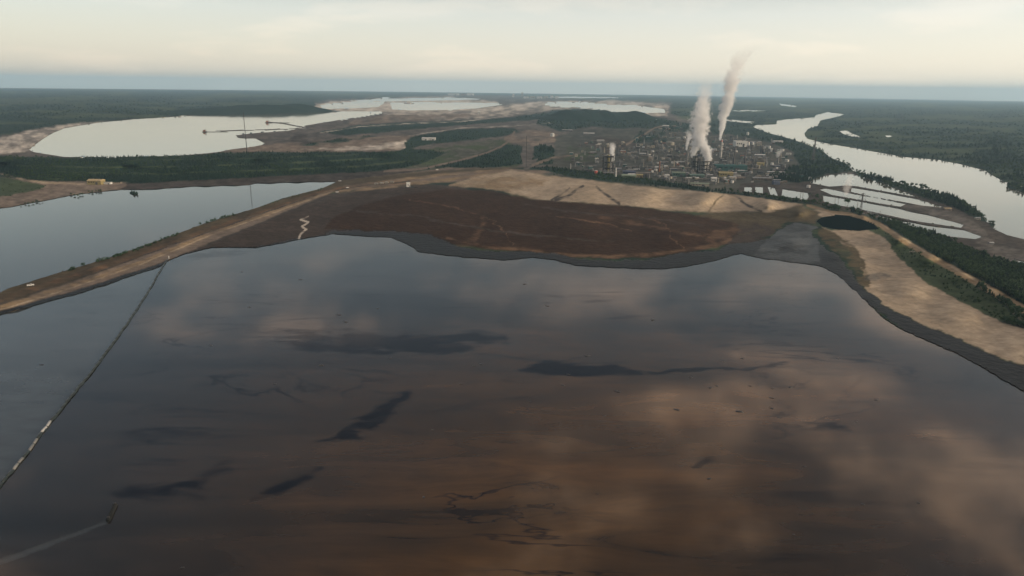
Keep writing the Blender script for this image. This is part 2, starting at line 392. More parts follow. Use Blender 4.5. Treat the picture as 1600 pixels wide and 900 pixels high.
# water: name, height, polygon, kind, label
WATER = [
    ('tailings_pond', 0.0, [(-900, 760), (-300, 590), (0, 491), (130, 456), (250, 416), (264, 405), (290, 396), (330, 386), (400, 387), (440, 379), (470, 373), (520, 365), (560, 368), (612, 370), (640, 383), (656, 393), (718, 401), (790, 406), (832, 402), (870, 406), (900, 414), (940, 416.5), (985, 418.5), (1025, 420), (1075, 416), (1112, 408), (1157, 396), (1200, 405), (1260, 412), (1285, 416), (1307, 428), (1350, 466), (1380, 496), (1407, 513), (1440, 528), (1498, 552), (1560, 588), (1600, 610), (1760, 720), (2600, 1200), (6000, 4000), (6000, 90000), (-6000, 90000), (-6000, 3000)], 'tar', 'wide dark oil-slicked tailings pond filling the foreground'),
    ('pond', -2.0, [(-500, 395), (-200, 352), (0, 325), (22, 322), (75, 312), (110, 305), (140, 301), (190, 296), (225, 296), (300, 291), (387, 288.5), (400, 286), (487, 284), (528, 283.5), (500, 295), (440, 310), (400, 325), (325, 347), (272, 367), (225, 384), (150, 409), (105, 422), (15, 450), (0, 457), (-200, 520), (-500, 620)], 'clear', 'still grey pond beyond the dyke, streaked with orange cloud reflections'),
    ('pond', 22.0, [(45, 233), (60, 222), (67, 216), (77, 210), (100, 200), (155, 191), (217, 185.5), (300, 181), (400, 175.2), (525, 174.5), (600, 176), (572, 180.5), (525, 188), (487, 194.5), (475, 196.5), (482, 200), (450, 204), (400, 208), (368, 211), (372, 215), (386, 216), (399, 216), (406, 220), (414, 224), (408, 227), (389, 230), (364, 233), (340, 238), (280, 243), (200, 245), (100, 245), (80, 242), (50, 237)], 'pale', 'large pale pond above the forested slope, far behind the near pond'),
    ('pond', 15.0, [(610, 161.5), (681, 160.5), (760, 161.5), (790, 163), (743, 169.5), (690, 172), (646, 172.5), (612, 171)], 'pale', 'pale distant pond near the horizon left of centre'),
    ('pond', 15.0, [(500, 164), (560, 159), (600, 160), (592, 167), (540, 169.5), (505, 170)], 'pale', 'pale distant shallow pond beside mudflats under the horizon'),
    ('pond', 15.0, [(856, 160.5), (906, 159.5), (940, 163.5), (1000, 165.5), (1038, 170), (1039, 176), (1000, 176.5), (963, 175), (925, 169), (880, 166.5), (850, 164)], 'pale', 'pale distant pond behind the dark wooded hill'),
    ('pond', 8.0, [(520, 157), (600, 153.5), (700, 152), (765, 154.5), (700, 157), (600, 158.5)], 'pale', 'pale streak of far pond under the horizon, above the mudflats'),
    ('lake', 0.0, [(838, 151), (900, 150.5), (972, 152), (960, 153.5), (880, 153)], 'pale', 'thin bright sliver of lake at the horizon'),
    ('pond', -12.0, [(1276, 346), (1284, 339.5), (1305, 336.5), (1330, 338.5), (1347, 343), (1366, 351), (1374, 358), (1340, 360.5), (1310, 359), (1286, 354)], 'dark', 'small dark oval pond at the head of the sand beach'),
    ('settling_pond', -22.0, [(1263, 285), (1280, 275.5), (1300, 272.5), (1320, 272), (1336, 275), (1375, 286), (1407, 297.5), (1441, 309.5), (1425, 306.5), (1375, 297.5), (1335, 290.5), (1319, 290), (1296, 291.5), (1280, 288.5)], 'pale', 'broad pale settling pond with woods at its back, nearest the river'),
    ('settling_pond', -22.0, [(1331, 292.8), (1375, 300), (1437, 311.5), (1479, 325), (1440, 321), (1400, 313.5), (1360, 306.5), (1329, 299.5)], 'pale', 'long narrow settling pond, second row from the river'),
    ('settling_pond', -22.0, [(1280, 296), (1290, 294), (1302, 296), (1316, 299), (1330, 302), (1370, 309), (1416, 318.5), (1407, 323), (1370, 317), (1340, 311.5), (1300, 304.5)], 'pale', 'narrow settling pond, third row from the river'),
    ('settling_pond', -22.0, [(1286, 305), (1312, 309), (1345, 314.5), (1405, 325.5), (1425, 331), (1450, 335.5), (1506, 350.5), (1502, 356), (1425, 344.5), (1380, 334.5), (1340, 326), (1307, 320), (1287, 315)], 'pale', 'wide settling pond, fourth row from the river'),
    ('settling_pond', -22.0, [(1352, 330), (1380, 337), (1425, 347), (1450, 352), (1506, 359), (1536, 370), (1523, 373.5), (1480, 369), (1440, 358), (1412, 349), (1372, 337.5)], 'pale', 'long tapering settling pond along the foot of the wooded dyke'),
    ('settling_pond', -22.0, [(1163, 292), (1175, 292), (1175, 300), (1163, 299)], 'pale', 'smallest square settling basin at the plant end of the row'),
    ('settling_pond', -22.0, [(1180, 291.5), (1192, 292), (1192, 302), (1180, 300.5)], 'pale', 'square settling basin, second in the row from the plant'),
    ('settling_pond', -22.0, [(1199, 291.5), (1210, 292), (1216, 306), (1204, 304)], 'pale', 'slanted settling basin, third in the row from the plant'),
    ('settling_pond', -22.0, [(1223, 295), (1262, 301), (1264, 307), (1260, 312.5), (1221, 307)], 'pale', 'oblong settling basin beside the dark shrubs, fourth in the row from the plant'),
    ('pond', -26.0, [(1580, 403), (1600, 408), (1640, 420), (1630, 421), (1592, 410)], 'pale', 'thin bright pool behind the forest strip at the frame edge'),
    ('river', -28.0, [(1175, 198), (1183, 195), (1213, 194), (1214, 188.5), (1230, 186), (1273, 183), (1274, 180), (1294, 174.5), (1320, 178.5), (1310, 182), (1282, 188), (1277, 197), (1262, 201), (1257, 209), (1260, 216), (1282, 222), (1335, 230), (1370, 237), (1415, 245), (1465, 249), (1500, 256), (1537, 265), (1557, 277), (1577, 286), (1600, 291), (1700, 312), (1900, 350), (1900, 440), (1700, 396), (1597, 373), (1572, 367), (1552, 357), (1555, 350), (1542, 347), (1532, 335), (1500, 317), (1482, 307), (1450, 297), (1390, 282), (1355, 272), (1332, 267), (1325, 257), (1295, 245), (1285, 235), (1242, 219), (1218, 212), (1198, 207)], 'pale', 'broad pale river bending past the plant'),
    ('lake', -25.0, [(1311, 205), (1324, 204), (1335, 209.5), (1348, 215), (1330, 213), (1318, 209.5)], 'pale', 'small pale oxbow lake in the forest across the river'),
    ('lake', -25.0, [(1382, 211.5), (1392, 211.5), (1396, 214.5), (1386, 214.5)], 'pale', 'tiny pale pool in the forest right of the oxbow lake'),
    ('river', -25.0, [(1120, 187), (1145, 187), (1182, 190.5), (1170, 192), (1145, 190)], 'pale', 'short bright reach of river behind the tall stack'),
    ('river', -25.0, [(1216, 161.5), (1228, 163), (1252, 166.5), (1240, 167), (1222, 165)], 'pale', 'far sunlit reach of river close under the horizon'),
    ('river', -25.0, [(1130, 174), (1170, 171.5), (1212, 173), (1170, 174)], 'pale', 'faint far reach of river above the plant'),
]
# islands, spits and berms that cut the water again
WCUT = [
    ('pond', [(418, 191), (440, 192.5), (475, 199), (490, 203)], 1.6),
    ('pond', [(322, 205), (385, 203.4), (450, 201.5), (482, 199.5)], 1.2),
    ('pond', [(255, 198), (272, 197)], 1.2),
    ('pond', [(250, 232.5), (262, 234)], 1.2),
    ('pond', [(204, 301), (214, 303)], 3.0),
    ('river', [(1577, 290.5), (1588, 293), (1604, 299), (1650, 309)], 7.0),
]
# height controls (u, v, metres)
HCTRL = [(0, 262, 6), (200, 268, 8), (400, 258, 8), (600, 252, 6), (700, 250, 3), (0, 246, 23), (200, 249, 23), (400, 240, 23), (600, 232, 21), (800, 262, 4),
         (0, 470, 5), (150, 419, 5), (280, 374, 5), (400, 331, 5), (500, 299, 5), (640, 280, 5), (760, 300, 2), (900, 300, 4), (1000, 300, 4), (1100, 306, 3), (1200, 318, 2),
         (900, 350, 1.2), (700, 340, 1.5), (1050, 370, 1), (560, 350, 1.5), (1250, 330, 0), (1230, 380, 0.4), (1300, 400, 1.5), (1420, 450, 3), (1500, 490, 3), (1600, 540, 3),
         (1350, 338, 2), (1404, 371, 4), (1450, 399, 5), (1500, 427, 5), (1545, 452, 5), (1600, 482, 5), (1700, 535, 5),
         (1400, 349, -12), (1470, 371, -20), (1540, 402, -20), (1600, 425, -14), (900, 260, -8), (1000, 270, -12), (1100, 290, -14), (1000, 230, -12), (1150, 250, -18), (1200, 240, -20), (900, 220, -2),
         (1100, 200, -18), (800, 220, 8), (700, 200, 14), (600, 200, 18), (500, 215, 20), (800, 185, 14), (950, 180, 6), (1400, 200, -18), (1550, 220, -15), (1600, 180, -10), (1300, 170, -15), (1100, 160, -8),
         (800, 150, 0), (600, 150, 0), (300, 165, 5), (0, 180, 5), (0, 225, 20)]
H_PTS = [(a, b, c) for a, b, c in HCTRL]
for nm, hh, poly, kd, lb in WATER:
    for i in range(len(poly)):
        if abs(poly[i][0]) < 2500 and poly[i][1] < 2500:
            H_PTS.append((poly[i][0], poly[i][1], hh + 0.6))
            j = (i + 1) % len(poly)
            if abs(poly[j][0]) < 2500 and poly[j][1] < 2500:
                H_PTS.append(((poly[i][0] + poly[j][0]) / 2, (poly[i][1] + poly[j][1]) / 2, hh + 0.6))
H_ARR = np.array(H_PTS)


def land_height(u, v):
    u = np.asarray(u, float)
    v = np.asarray(v, float)
    num = np.zeros(u.shape)
    den = np.zeros(u.shape)
    for a, b, c in H_ARR:
        w = 1.0 / (((u - a) * 0.5) ** 2 + (v - b) ** 2 + 22.0) ** 1.7
        num += w * c
        den += w
    return num / den


# ------------------------------------------------------------------ the ground mesh
az = np.concatenate([np.radians(np.arange(-180, -47, 3.0)), np.radians(np.arange(-46.5, 46.5, 0.062)), np.radians(np.arange(48, 181, 3.0))])

vrow = np.concatenate([[DIP + 0.0004], DIP + 0.0006 + np.cumsum(np.full(268, 0.00102)),])
last = vrow[-1]
vrow = np.concatenate([vrow, last + np.cumsum(np.full(110, 0.0014))])
vrow = np.concatenate([vrow, vrow[-1] + np.cumsum(np.full(125, 0.0024))])
vrow = np.concatenate([vrow, np.linspace(vrow[-1] + 0.05, math.pi / 2 - 0.01, 14)])
NA, ND = len(az), len(vrow)
AZ, DP = np.meshgrid(az, vrow)
DIRS = np.stack([np.sin(AZ) * np.cos(DP), np.cos(AZ) * np.cos(DP), -np.sin(DP)], -1)
AZc = np.clip(AZ, -math.radians(58), math.radians(58))
DPc = np.minimum(DP, math.radians(60))
Dc = np.stack([np.sin(AZc) * np.cos(DPc), np.cos(AZc) * np.cos(DPc), -np.sin(DPc)], -1)
qq = Dc @ MW
UU = 800 - FOC * qq[..., 0] / qq[..., 2]
VV = 450 + FOC * qq[..., 1] / qq[..., 2]

HH = land_height(UU, VV)
P0 = hit(DIRS, HH)
X0, Y0 = P0[..., 0], P0[..., 1]
# wobble of the traced outlines: noise in metres scaled with distance
LD = np.log(np.hypot(X0, Y0) + 50)
wobu = (fbm(UU / 14.0, VV / 5.0, 3, 3) - 0.5) * 2
wobv = (fbm(UU / 14.0 + 90, VV / 5.0 + 40, 5, 3) - 0.5) * 2


def class_fields(u, v, wu, wv, x, y):
    """land cover colour and class index at image points"""
    colr = np.zeros(u.shape + (3,))
    n1 = fbm(u / 22.0, v / 5.0, 11, 4)
    n2 = fbm(x / 60.0, y / 160.0, 12, 3)
    colr[:] = C_FOREST
    # the far forest: patches of muskeg and birch between spruce
    patch = sstep(0.47, 0.66, fbm(u / 60.0, v / 3.5, 41, 4))
    colr += (C_GRASS - C_FOREST) * (0.9 * patch)[..., None]
    cls = np.full(u.shape, CLS['forest_floor'], np.int16)
    trees = 1.0 - 0.7 * patch
    for c, cc, poly, fe, wob, op, w in LAND:
        pp = np.array(poly)
        m = 12 + fe + wob
        box = (u > pp[:, 0].min() - m) & (u < pp[:, 0].max() + m) & (v > pp[:, 1].min() - m) & (v < pp[:, 1].max() + m)
        if not box.any():
            continue
        ub = u[box] + wu[box] * wob * 1.6
        vb = v[box] + wv[box] * wob * 0.6
        if w is None:
            d = sdist(ub, vb, poly)
        else:
            d = ldist(ub, vb, poly, w)
        fe_v = fe * (0.5 if w is None else 0.5)
        a = sstep(-fe_v, fe_v, d) * op
        if op < 1:
            a = a * (0.35 + 1.3 * sstep(0.3, 0.65, n1[box]))
            a = np.clip(a, 0, 1)
        cb = colr[box]
        colr[box] = cb + (cc - cb) * a[:, None]
        td = 1.0 if cc is C_FOREST else (0.25 if cc is C_GRASS else 0.0)
        tb = trees[box]
        trees[box] = tb + (td - tb) * a
        kb = cls[box]
        kb[(a > 0.5)] = CLS[c]
        cls[box] = kb
    n3 = fbm(u / 9.0, v / 2.2, 13, 4)
    worked = (cls == CLS['cleared_ground']) | (cls == CLS['plant_yard'])
    shore = (cls == CLS['beach']) | (cls == CLS['dyke']) | (cls == CLS['dirt_road']) | (cls == CLS['mud_shore'])
    colr *= np.where(worked, 0.35 + 1.3 * n3, np.where(shore, (0.80 + 0.4 * n1) * (0.78 + 0.44 * n3), 0.74 + 0.52 * n1))[..., None]
    colr *= (0.86 + 0.28 * n2)[..., None]
    return colr, cls, trees


CLS = {k: i for i, k in enumerate(['forest_floor', 'cleared_ground', 'dirt_road', 'plant_yard', 'beach', 'dyke', 'mud_shore'])}


def water_field(u, v, wu, wv):
    """signed distance to the nearest shore (positive in the water) and which water it is"""
    sd = np.full(u.shape, -30.0)
    wi = np.zeros(u.shape, np.int16)
    for k, (nm, hh, poly, kd, lb) in enumerate(WATER):
        pp = np.array(poly)
        box = (u > pp[:, 0].min() - 9) & (u < pp[:, 0].max() + 9) & (v > pp[:, 1].min() - 9) & (v < pp[:, 1].max() + 9)
        if not box.any():
            continue
        amp = 0.2 if nm == 'settling_pond' else (1.8 if nm == 'tailings_pond' else 0.8)
        d = sdist(u[box] + wu[box] * amp * 1.5, v[box] + wv[box] * amp * 0.6, poly)
        s0, q = sd[box], wi[box]
        q[d > s0] = k
        sd[box] = np.maximum(s0, d)
        wi[box] = q
    for nm, line, w in WCUT:
        pp = np.array(line)
        box = (u > pp[:, 0].min() - 9) & (u < pp[:, 0].max() + 9) & (v > pp[:, 1].min() - 9) & (v < pp[:, 1].max() + 9)
        if box.any():
            sd[box] = np.minimum(sd[box], -ldist(u[box], v[box], line, (w, w)))
    return sd, wi


COLR, CLASSV, TREES = class_fields(UU, VV, wobu, wobv, X0, Y0)


def quadmean(a):
    return (a[:-1, :-1] + a[1:, :-1] + a[:-1, 1:] + a[1:, 1:]) / 4


uc, vc = quadmean(UU), quadmean(VV)
SDV, _ = water_field(UU, VV, wobu, wobv)
sdc, WF = water_field(uc, vc, quadmean(wobu), quadmean(wobv))
WF[sdc <= 0] = -1
# pull the grid's vertices onto the shorelines so that they run smooth
gr, gc = np.gradient(SDV)
g2 = gr * gr + gc * gc + 1e-6
orow, ocol = -SDV * gr / g2, -SDV * gc / g2
near = (np.abs(orow) < 0.75) & (np.abs(ocol) < 0.75) & (np.abs(AZ) < math.radians(46))
daz = np.gradient(az)[None, :]
ddp = np.gradient(vrow)[:, None]
AZ = AZ + np.where(near, np.clip(ocol, -0.6, 0.6) * daz, 0)
DP = DP + np.where(near, np.clip(orow, -0.6, 0.6) * ddp, 0)
DP[0] = vrow[0]
DIRS = np.stack([np.sin(AZ) * np.cos(DP), np.cos(AZ) * np.cos(DP), -np.sin(DP)], -1)
CF = CLASSV[:-1, :-1]
IDX = np.arange(ND * NA).reshape(ND, NA)


def new_mat(name):
    m = bpy.data.materials.new(name)
    m.use_nodes = True
    m.node_tree.nodes.clear()
    return m, m.node_tree


def N(nt, kind, **kw):
    n = nt.nodes.new(kind)
    ins = kw.pop('ins', {})
    for k, v in kw.items():
        setattr(n, k, v)
    for k, v in ins.items():
        if hasattr(v, 'is_linked') or isinstance(v, bpy.types.NodeSocket):
            nt.links.new(v, n.inputs[k])
        else:
            n.inputs[k].default_value = v
    return n


def ground_material():
    m, nt = new_mat('ground_cover')
    at_ = N(nt, 'ShaderNodeAttribute', attribute_name='cover')
    geo = N(nt, 'ShaderNodeNewGeometry')
    n1 = N(nt, 'ShaderNodeTexNoise', ins={'Vector': geo.outputs['Position'], 'Scale': 0.11, 'Detail': 5.0, 'Roughness': 0.62})
    n2 = N(nt, 'ShaderNodeTexNoise', ins={'Vector': geo.outputs['Position'], 'Scale': 0.018, 'Detail': 4.0, 'Roughness': 0.6})
    r1 = N(nt, 'ShaderNodeMapRange', ins={'Value': n1.outputs['Fac'], 'From Min': 0.3, 'From Max': 0.7, 'To Min': 0.80, 'To Max': 1.2})
    r2 = N(nt, 'ShaderNodeMapRange', ins={'Value': n2.outputs['Fac'], 'From Min': 0.3, 'From Max': 0.7, 'To Min': 0.86, 'To Max': 1.14})
    mu = N(nt, 'ShaderNodeMath', operation='MULTIPLY', ins={0: r1.outputs[0], 1: r2.outputs[0]})
    vm = N(nt, 'ShaderNodeVectorMath', operation='SCALE', ins={0: at_.outputs['Color'], 'Scale': mu.outputs[0]})
    bp = N(nt, 'ShaderNodeBump', ins={'Height': n1.outputs['Fac'], 'Strength': 0.5, 'Distance': 2.5})
    wet = N(nt, 'ShaderNodeAttribute', attribute_name='wet')
    rr = N(nt, 'ShaderNodeMapRange', ins={'Value': wet.outputs['Fac'], 'To Min': 0.95, 'To Max': 0.5})
    bs = N(nt, 'ShaderNodeBsdfPrincipled', ins={'Base Color': vm.outputs[0], 'Roughness': rr.outputs[0], 'Normal': bp.outputs[0]})
    sp = N(nt, 'ShaderNodeMapRange', ins={'Value': wet.outputs['Fac'], 'To Min': 0.06, 'To Max': 0.06})
    nt.links.new(sp.outputs[0], bs.inputs['Specular IOR Level'])
    ou = N(nt, 'ShaderNodeOutputMaterial', ins={'Surface': bs.outputs[0]})
    return m


def water_material(kind, silt=0.0):
    m, nt = new_mat('water_' + kind)
    geo = N(nt, 'ShaderNodeNewGeometry')
    mp = N(nt, 'ShaderNodeMapping', ins={'Vector': geo.outputs['Position'], 'Scale': (0.35, 0.8, 1.0)})
    wv = N(nt, 'ShaderNodeTexNoise', ins={'Vector': mp.outputs[0], 'Scale': 0.5, 'Detail': 3.0})
    mp2 = N(nt, 'ShaderNodeMapping', ins={'Vector': geo.outputs['Position'], 'Rotation': (0, 0, math.radians(-12)), 'Scale': (0.0022, 0.0085, 1.0)})
    pn = N(nt, 'ShaderNodeTexNoise', ins={'Vector': mp2.outputs[0], 'Scale': 1.0, 'Detail': 6.0, 'Roughness': 0.58, 'Distortion': 0.8})
    if kind == 'tar':
        pn_ = N(nt, 'ShaderNodeTexNoise', ins={'Vector': geo.outputs['Position'], 'Scale': 0.006, 'Detail': 3.0})
        sl = N(nt, 'ShaderNodeAttribute', attribute_name='slick')
        sh = N(nt, 'ShaderNodeAttribute', attribute_name='sheen_and_tint')
        mp3 = N(nt, 'ShaderNodeMapping', ins={'Vector': geo.outputs['Position'], 'Rotation': (0, 0, math.radians(-9)), 'Scale': (0.013, 0.05, 1.0)})
        fn = N(nt, 'ShaderNodeTexNoise', ins={'Vector': mp3.outputs[0], 'Scale': 1.0, 'Detail': 7.0, 'Roughness': 0.62, 'Distortion': 1.2})
        raw = N(nt, 'ShaderNodeMath', operation='ADD', ins={0: sl.outputs['Fac'], 1: N(nt, 'ShaderNodeMapRange', ins={'Value': fn.outputs['Fac'], 'From Min': 0.25, 'From Max': 0.75, 'To Min': -0.85, 'To Max': 0.75}).outputs[0]})
        ragged = N(nt, 'ShaderNodeMapRange', interpolation_type='SMOOTHSTEP', ins={'Value': raw.outputs[0], 'From Min': 0.18, 'From Max': 0.9})
        # thin scum lines drifting over the water
        mp4 = N(nt, 'ShaderNodeMapping', ins={'Vector': geo.outputs['Position'], 'Rotation': (0, 0, math.radians(-14)), 'Scale': (0.0035, 0.011, 1.0)})
        ln = N(nt, 'ShaderNodeTexNoise', ins={'Vector': mp4.outputs[0], 'Scale': 1.0, 'Detail': 5.0, 'Roughness': 0.6, 'Distortion': 1.6})
        rid = N(nt, 'ShaderNodeMath', operation='ABSOLUTE', ins={0: N(nt, 'ShaderNodeMath', operation='SUBTRACT', ins={0: ln.outputs['Fac'], 1: 0.5}).outputs[0]})
        lines = N(nt, 'ShaderNodeMapRange', interpolation_type='SMOOTHSTEP', ins={'Value': rid.outputs[0], 'From Min': 0.001, 'From Max': 0.014, 'To Min': 1.0, 'To Max': 0.0})
        lmask = N(nt, 'ShaderNodeMapRange', interpolation_type='SMOOTHSTEP', ins={'Value': pn_.outputs['Fac'], 'From Min': 0.46, 'From Max': 0.62, 'To Min': 0.0, 'To Max': 0.85})
        lmul = N(nt, 'ShaderNodeMath', operation='MULTIPLY', ins={0: lines.outputs[0], 1: lmask.outputs[0]})
        slk = N(nt, 'ShaderNodeMath', operation='MAXIMUM', ins={0: ragged.outputs[0], 1: lmul.outputs[0]})
        ramp = N(nt, 'ShaderNodeValToRGB', ins={'Fac': pn.outputs['Fac']})
        e = ramp.color_ramp.elements
        e[0].position, e[0].color = 0.30, (0.022, 0.013, 0.007, 1)
        e[1].position, e[1].color = 0.68, (0.102, 0.047, 0.012, 1)
        mid = ramp.color_ramp.elements.new(0.48)
        mid.color = (0.057, 0.028, 0.008, 1)
        em = N(nt, 'ShaderNodeAttribute', attribute_name='emulsion')
        thin = N(nt, 'ShaderNodeValToRGB', ins={'Fac': pn.outputs['Fac']})
        thin.color_ramp.elements[0].position, thin.color_ramp.elements[0].color = 0.35, (0.003, 0.004, 0.006, 1)
        thin.color_ramp.elements[1].position, thin.color_ramp.elements[1].color = 0.66, (0.022, 0.018, 0.016, 1)
        ebase = N(nt, 'ShaderNodeMix', data_type='RGBA', ins={0: em.outputs['Fac'], 6: thin.outputs[0], 7: ramp.outputs[0]})
        # mottled, wind-drawn film
        mot = N(nt, 'ShaderNodeMapRange', ins={'Value': fn.outputs['Fac'], 'From Min': 0.3, 'From Max': 0.7, 'To Min': 1.35, 'To Max': 0.6})
        ebs = N(nt, 'ShaderNodeVectorMath', operation='SCALE', ins={0: ebase.outputs[2], 'Scale': mot.outputs[0]})
        mx = N(nt, 'ShaderNodeMix', data_type='RGBA', ins={0: slk.outputs[0], 6: ebs.outputs[0], 7: (0.004, 0.0035, 0.007, 1)})
        mx = N(nt, 'ShaderNodeMix', data_type='RGBA', ins={0: sh.outputs['Fac'], 6: mx.outputs[2], 7: (0.075, 0.085, 0.088, 1)})
        # slicks damp the gloss of the water
        sp = N(nt, 'ShaderNodeMapRange', ins={'Value': pn.outputs['Fac'], 'From Min': 0.3, 'From Max': 0.7, 'To Min': 0.34, 'To Max': 0.52})
        sp2 = N(nt, 'ShaderNodeMath', operation='MULTIPLY', ins={0: sp.outputs[0], 1: N(nt, 'ShaderNodeMapRange', ins={'Value': slk.outputs[0], 'To Min': 1.0, 'To Max': 0.4}).outputs[0]})
        bp = N(nt, 'ShaderNodeBump', ins={'Height': wv.outputs['Fac'], 'Strength': 0.03, 'Distance': 0.3})
        bs = N(nt, 'ShaderNodeBsdfPrincipled', ins={'Base Color': mx.outputs[2], 'Roughness': N(nt, 'ShaderNodeMapRange', ins={'Value': fn.outputs['Fac'], 'From Min': 0.35, 'From Max': 0.7, 'To Min': 0.025, 'To Max': 0.09}).outputs[0], 'IOR': 1.45, 'Specular Tint': (1.0, 0.84, 0.66, 1), 'Specular IOR Level': sp2.outputs[0], 'Normal': bp.outputs[0]})
    else:
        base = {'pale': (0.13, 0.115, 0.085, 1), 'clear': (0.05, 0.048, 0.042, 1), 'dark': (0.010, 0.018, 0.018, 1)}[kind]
        bp = N(nt, 'ShaderNodeBump', ins={'Height': wv.outputs['Fac'], 'Strength': 0.02, 'Distance': 0.25})
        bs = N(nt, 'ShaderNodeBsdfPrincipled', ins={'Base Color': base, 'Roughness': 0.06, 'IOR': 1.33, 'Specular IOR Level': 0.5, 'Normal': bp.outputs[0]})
    if silt > 0:
        # silt-laden, almost mirror-like surface
        gl = N(nt, 'ShaderNodeBsdfGlossy', ins={'Color': (0.88, 0.81, 0.70, 1), 'Roughness': 0.05, 'Normal': bp.outputs[0]})
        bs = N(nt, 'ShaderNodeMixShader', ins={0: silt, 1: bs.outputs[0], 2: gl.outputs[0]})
    if kind == 'dark':
        # deep pit pond: its dark reflection is painted in as a matt dark green
        bs = N(nt, 'ShaderNodeBsdfDiffuse', ins={'Color': (0.004, 0.010, 0.011, 1)})
    N(nt, 'ShaderNodeOutputMaterial', ins={'Surface': bs.outputs[0]})
    return m


M_GROUND = ground_material()
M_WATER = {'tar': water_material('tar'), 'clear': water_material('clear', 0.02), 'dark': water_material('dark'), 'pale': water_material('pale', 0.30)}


def tag(o, label, cat, group=None, kind=None):
    o['label'] = label
    o['category'] = cat
    if group:
        o['group'] = group
    if kind:
        o['kind'] = kind
    return o


def sheet(name, fmask, pos, mat, attrs):
    """the masked quads of the ground grid as one mesh object"""
    r, c = np.nonzero(fmask)
    q = np.stack([IDX[r, c], IDX[r, c + 1], IDX[r + 1, c + 1], IDX[r + 1, c]], -1)
    used, inv = np.unique(q.ravel(), return_inverse=True)
    me = bpy.data.meshes.new(name)
    nf = len(r)
    me.vertices.add(len(used))
    me.vertices.foreach_set('co', pos.reshape(-1, 3)[used].astype(np.float32).ravel())
    me.loops.add(nf * 4)
    me.loops.foreach_set('vertex_index', inv.astype(np.int32).ravel()[::1].reshape(-1, 4)[:, ::-1].ravel())
    me.polygons.add(nf)
    me.polygons.foreach_set('loop_start', np.arange(0, nf * 4, 4, dtype=np.int32))
    me.polygons.foreach_set('use_smooth', np.ones(nf, bool))
    for an, (typ, dat) in attrs.items():
        a = me.attributes.new(an, typ, 'POINT')
        if typ == 'FLOAT_COLOR':
            d4 = np.ones((len(used), 4), np.float32)
            d4[:, :3] = dat.reshape(-1, 3)[used]
            a.data.foreach_set('color', d4.ravel())
        else:
            a.data.foreach_set('value', dat.ravel()[used].astype(np.float32))
    me.materials.append(mat)
    me.update()
    me.validate()
    o = bpy.data.objects.new(name, me)
    COL.objects.link(o)
    return o


PG = hit(DIRS, HH)
wetv = np.zeros(UU.shape)
wetv[CLASSV == CLS['mud_shore']] = 1.0
GLAB = {'forest_floor': ('ground', 'dark green forest floor reaching to the hazy horizon', 'forest ground'),
        'cleared_ground': ('cleared_ground', 'bare grey-brown worked ground between ponds and plant', 'cleared ground'),
        'dirt_road': ('dirt_road', 'pale dirt tracks along the dykes and through the clearings', 'road'),
        'plant_yard': ('plant_yard', 'grey gravel yard under the riverside refinery', 'yard'),
        'beach': ('beach', 'sand and dark brown tailings beach round the pond', 'beach'),
        'dyke': ('dyke', 'earth dyke with brown grass holding back the pond', 'dyke'),
        'mud_shore': ('mud_shore', 'dark wet mud along the waterline of the tailings pond', 'mud')}
for cname, ci in CLS.items():
    fm = (WF < 0) & (CF == ci)
    if not fm.any():
        continue
    nm, lb, ct = GLAB[cname]
    tag(sheet(nm, fm, PG, M_GROUND, {'cover': ('FLOAT_COLOR', COLR), 'wet': ('FLOAT', wetv)}), lb, ct, kind='structure')

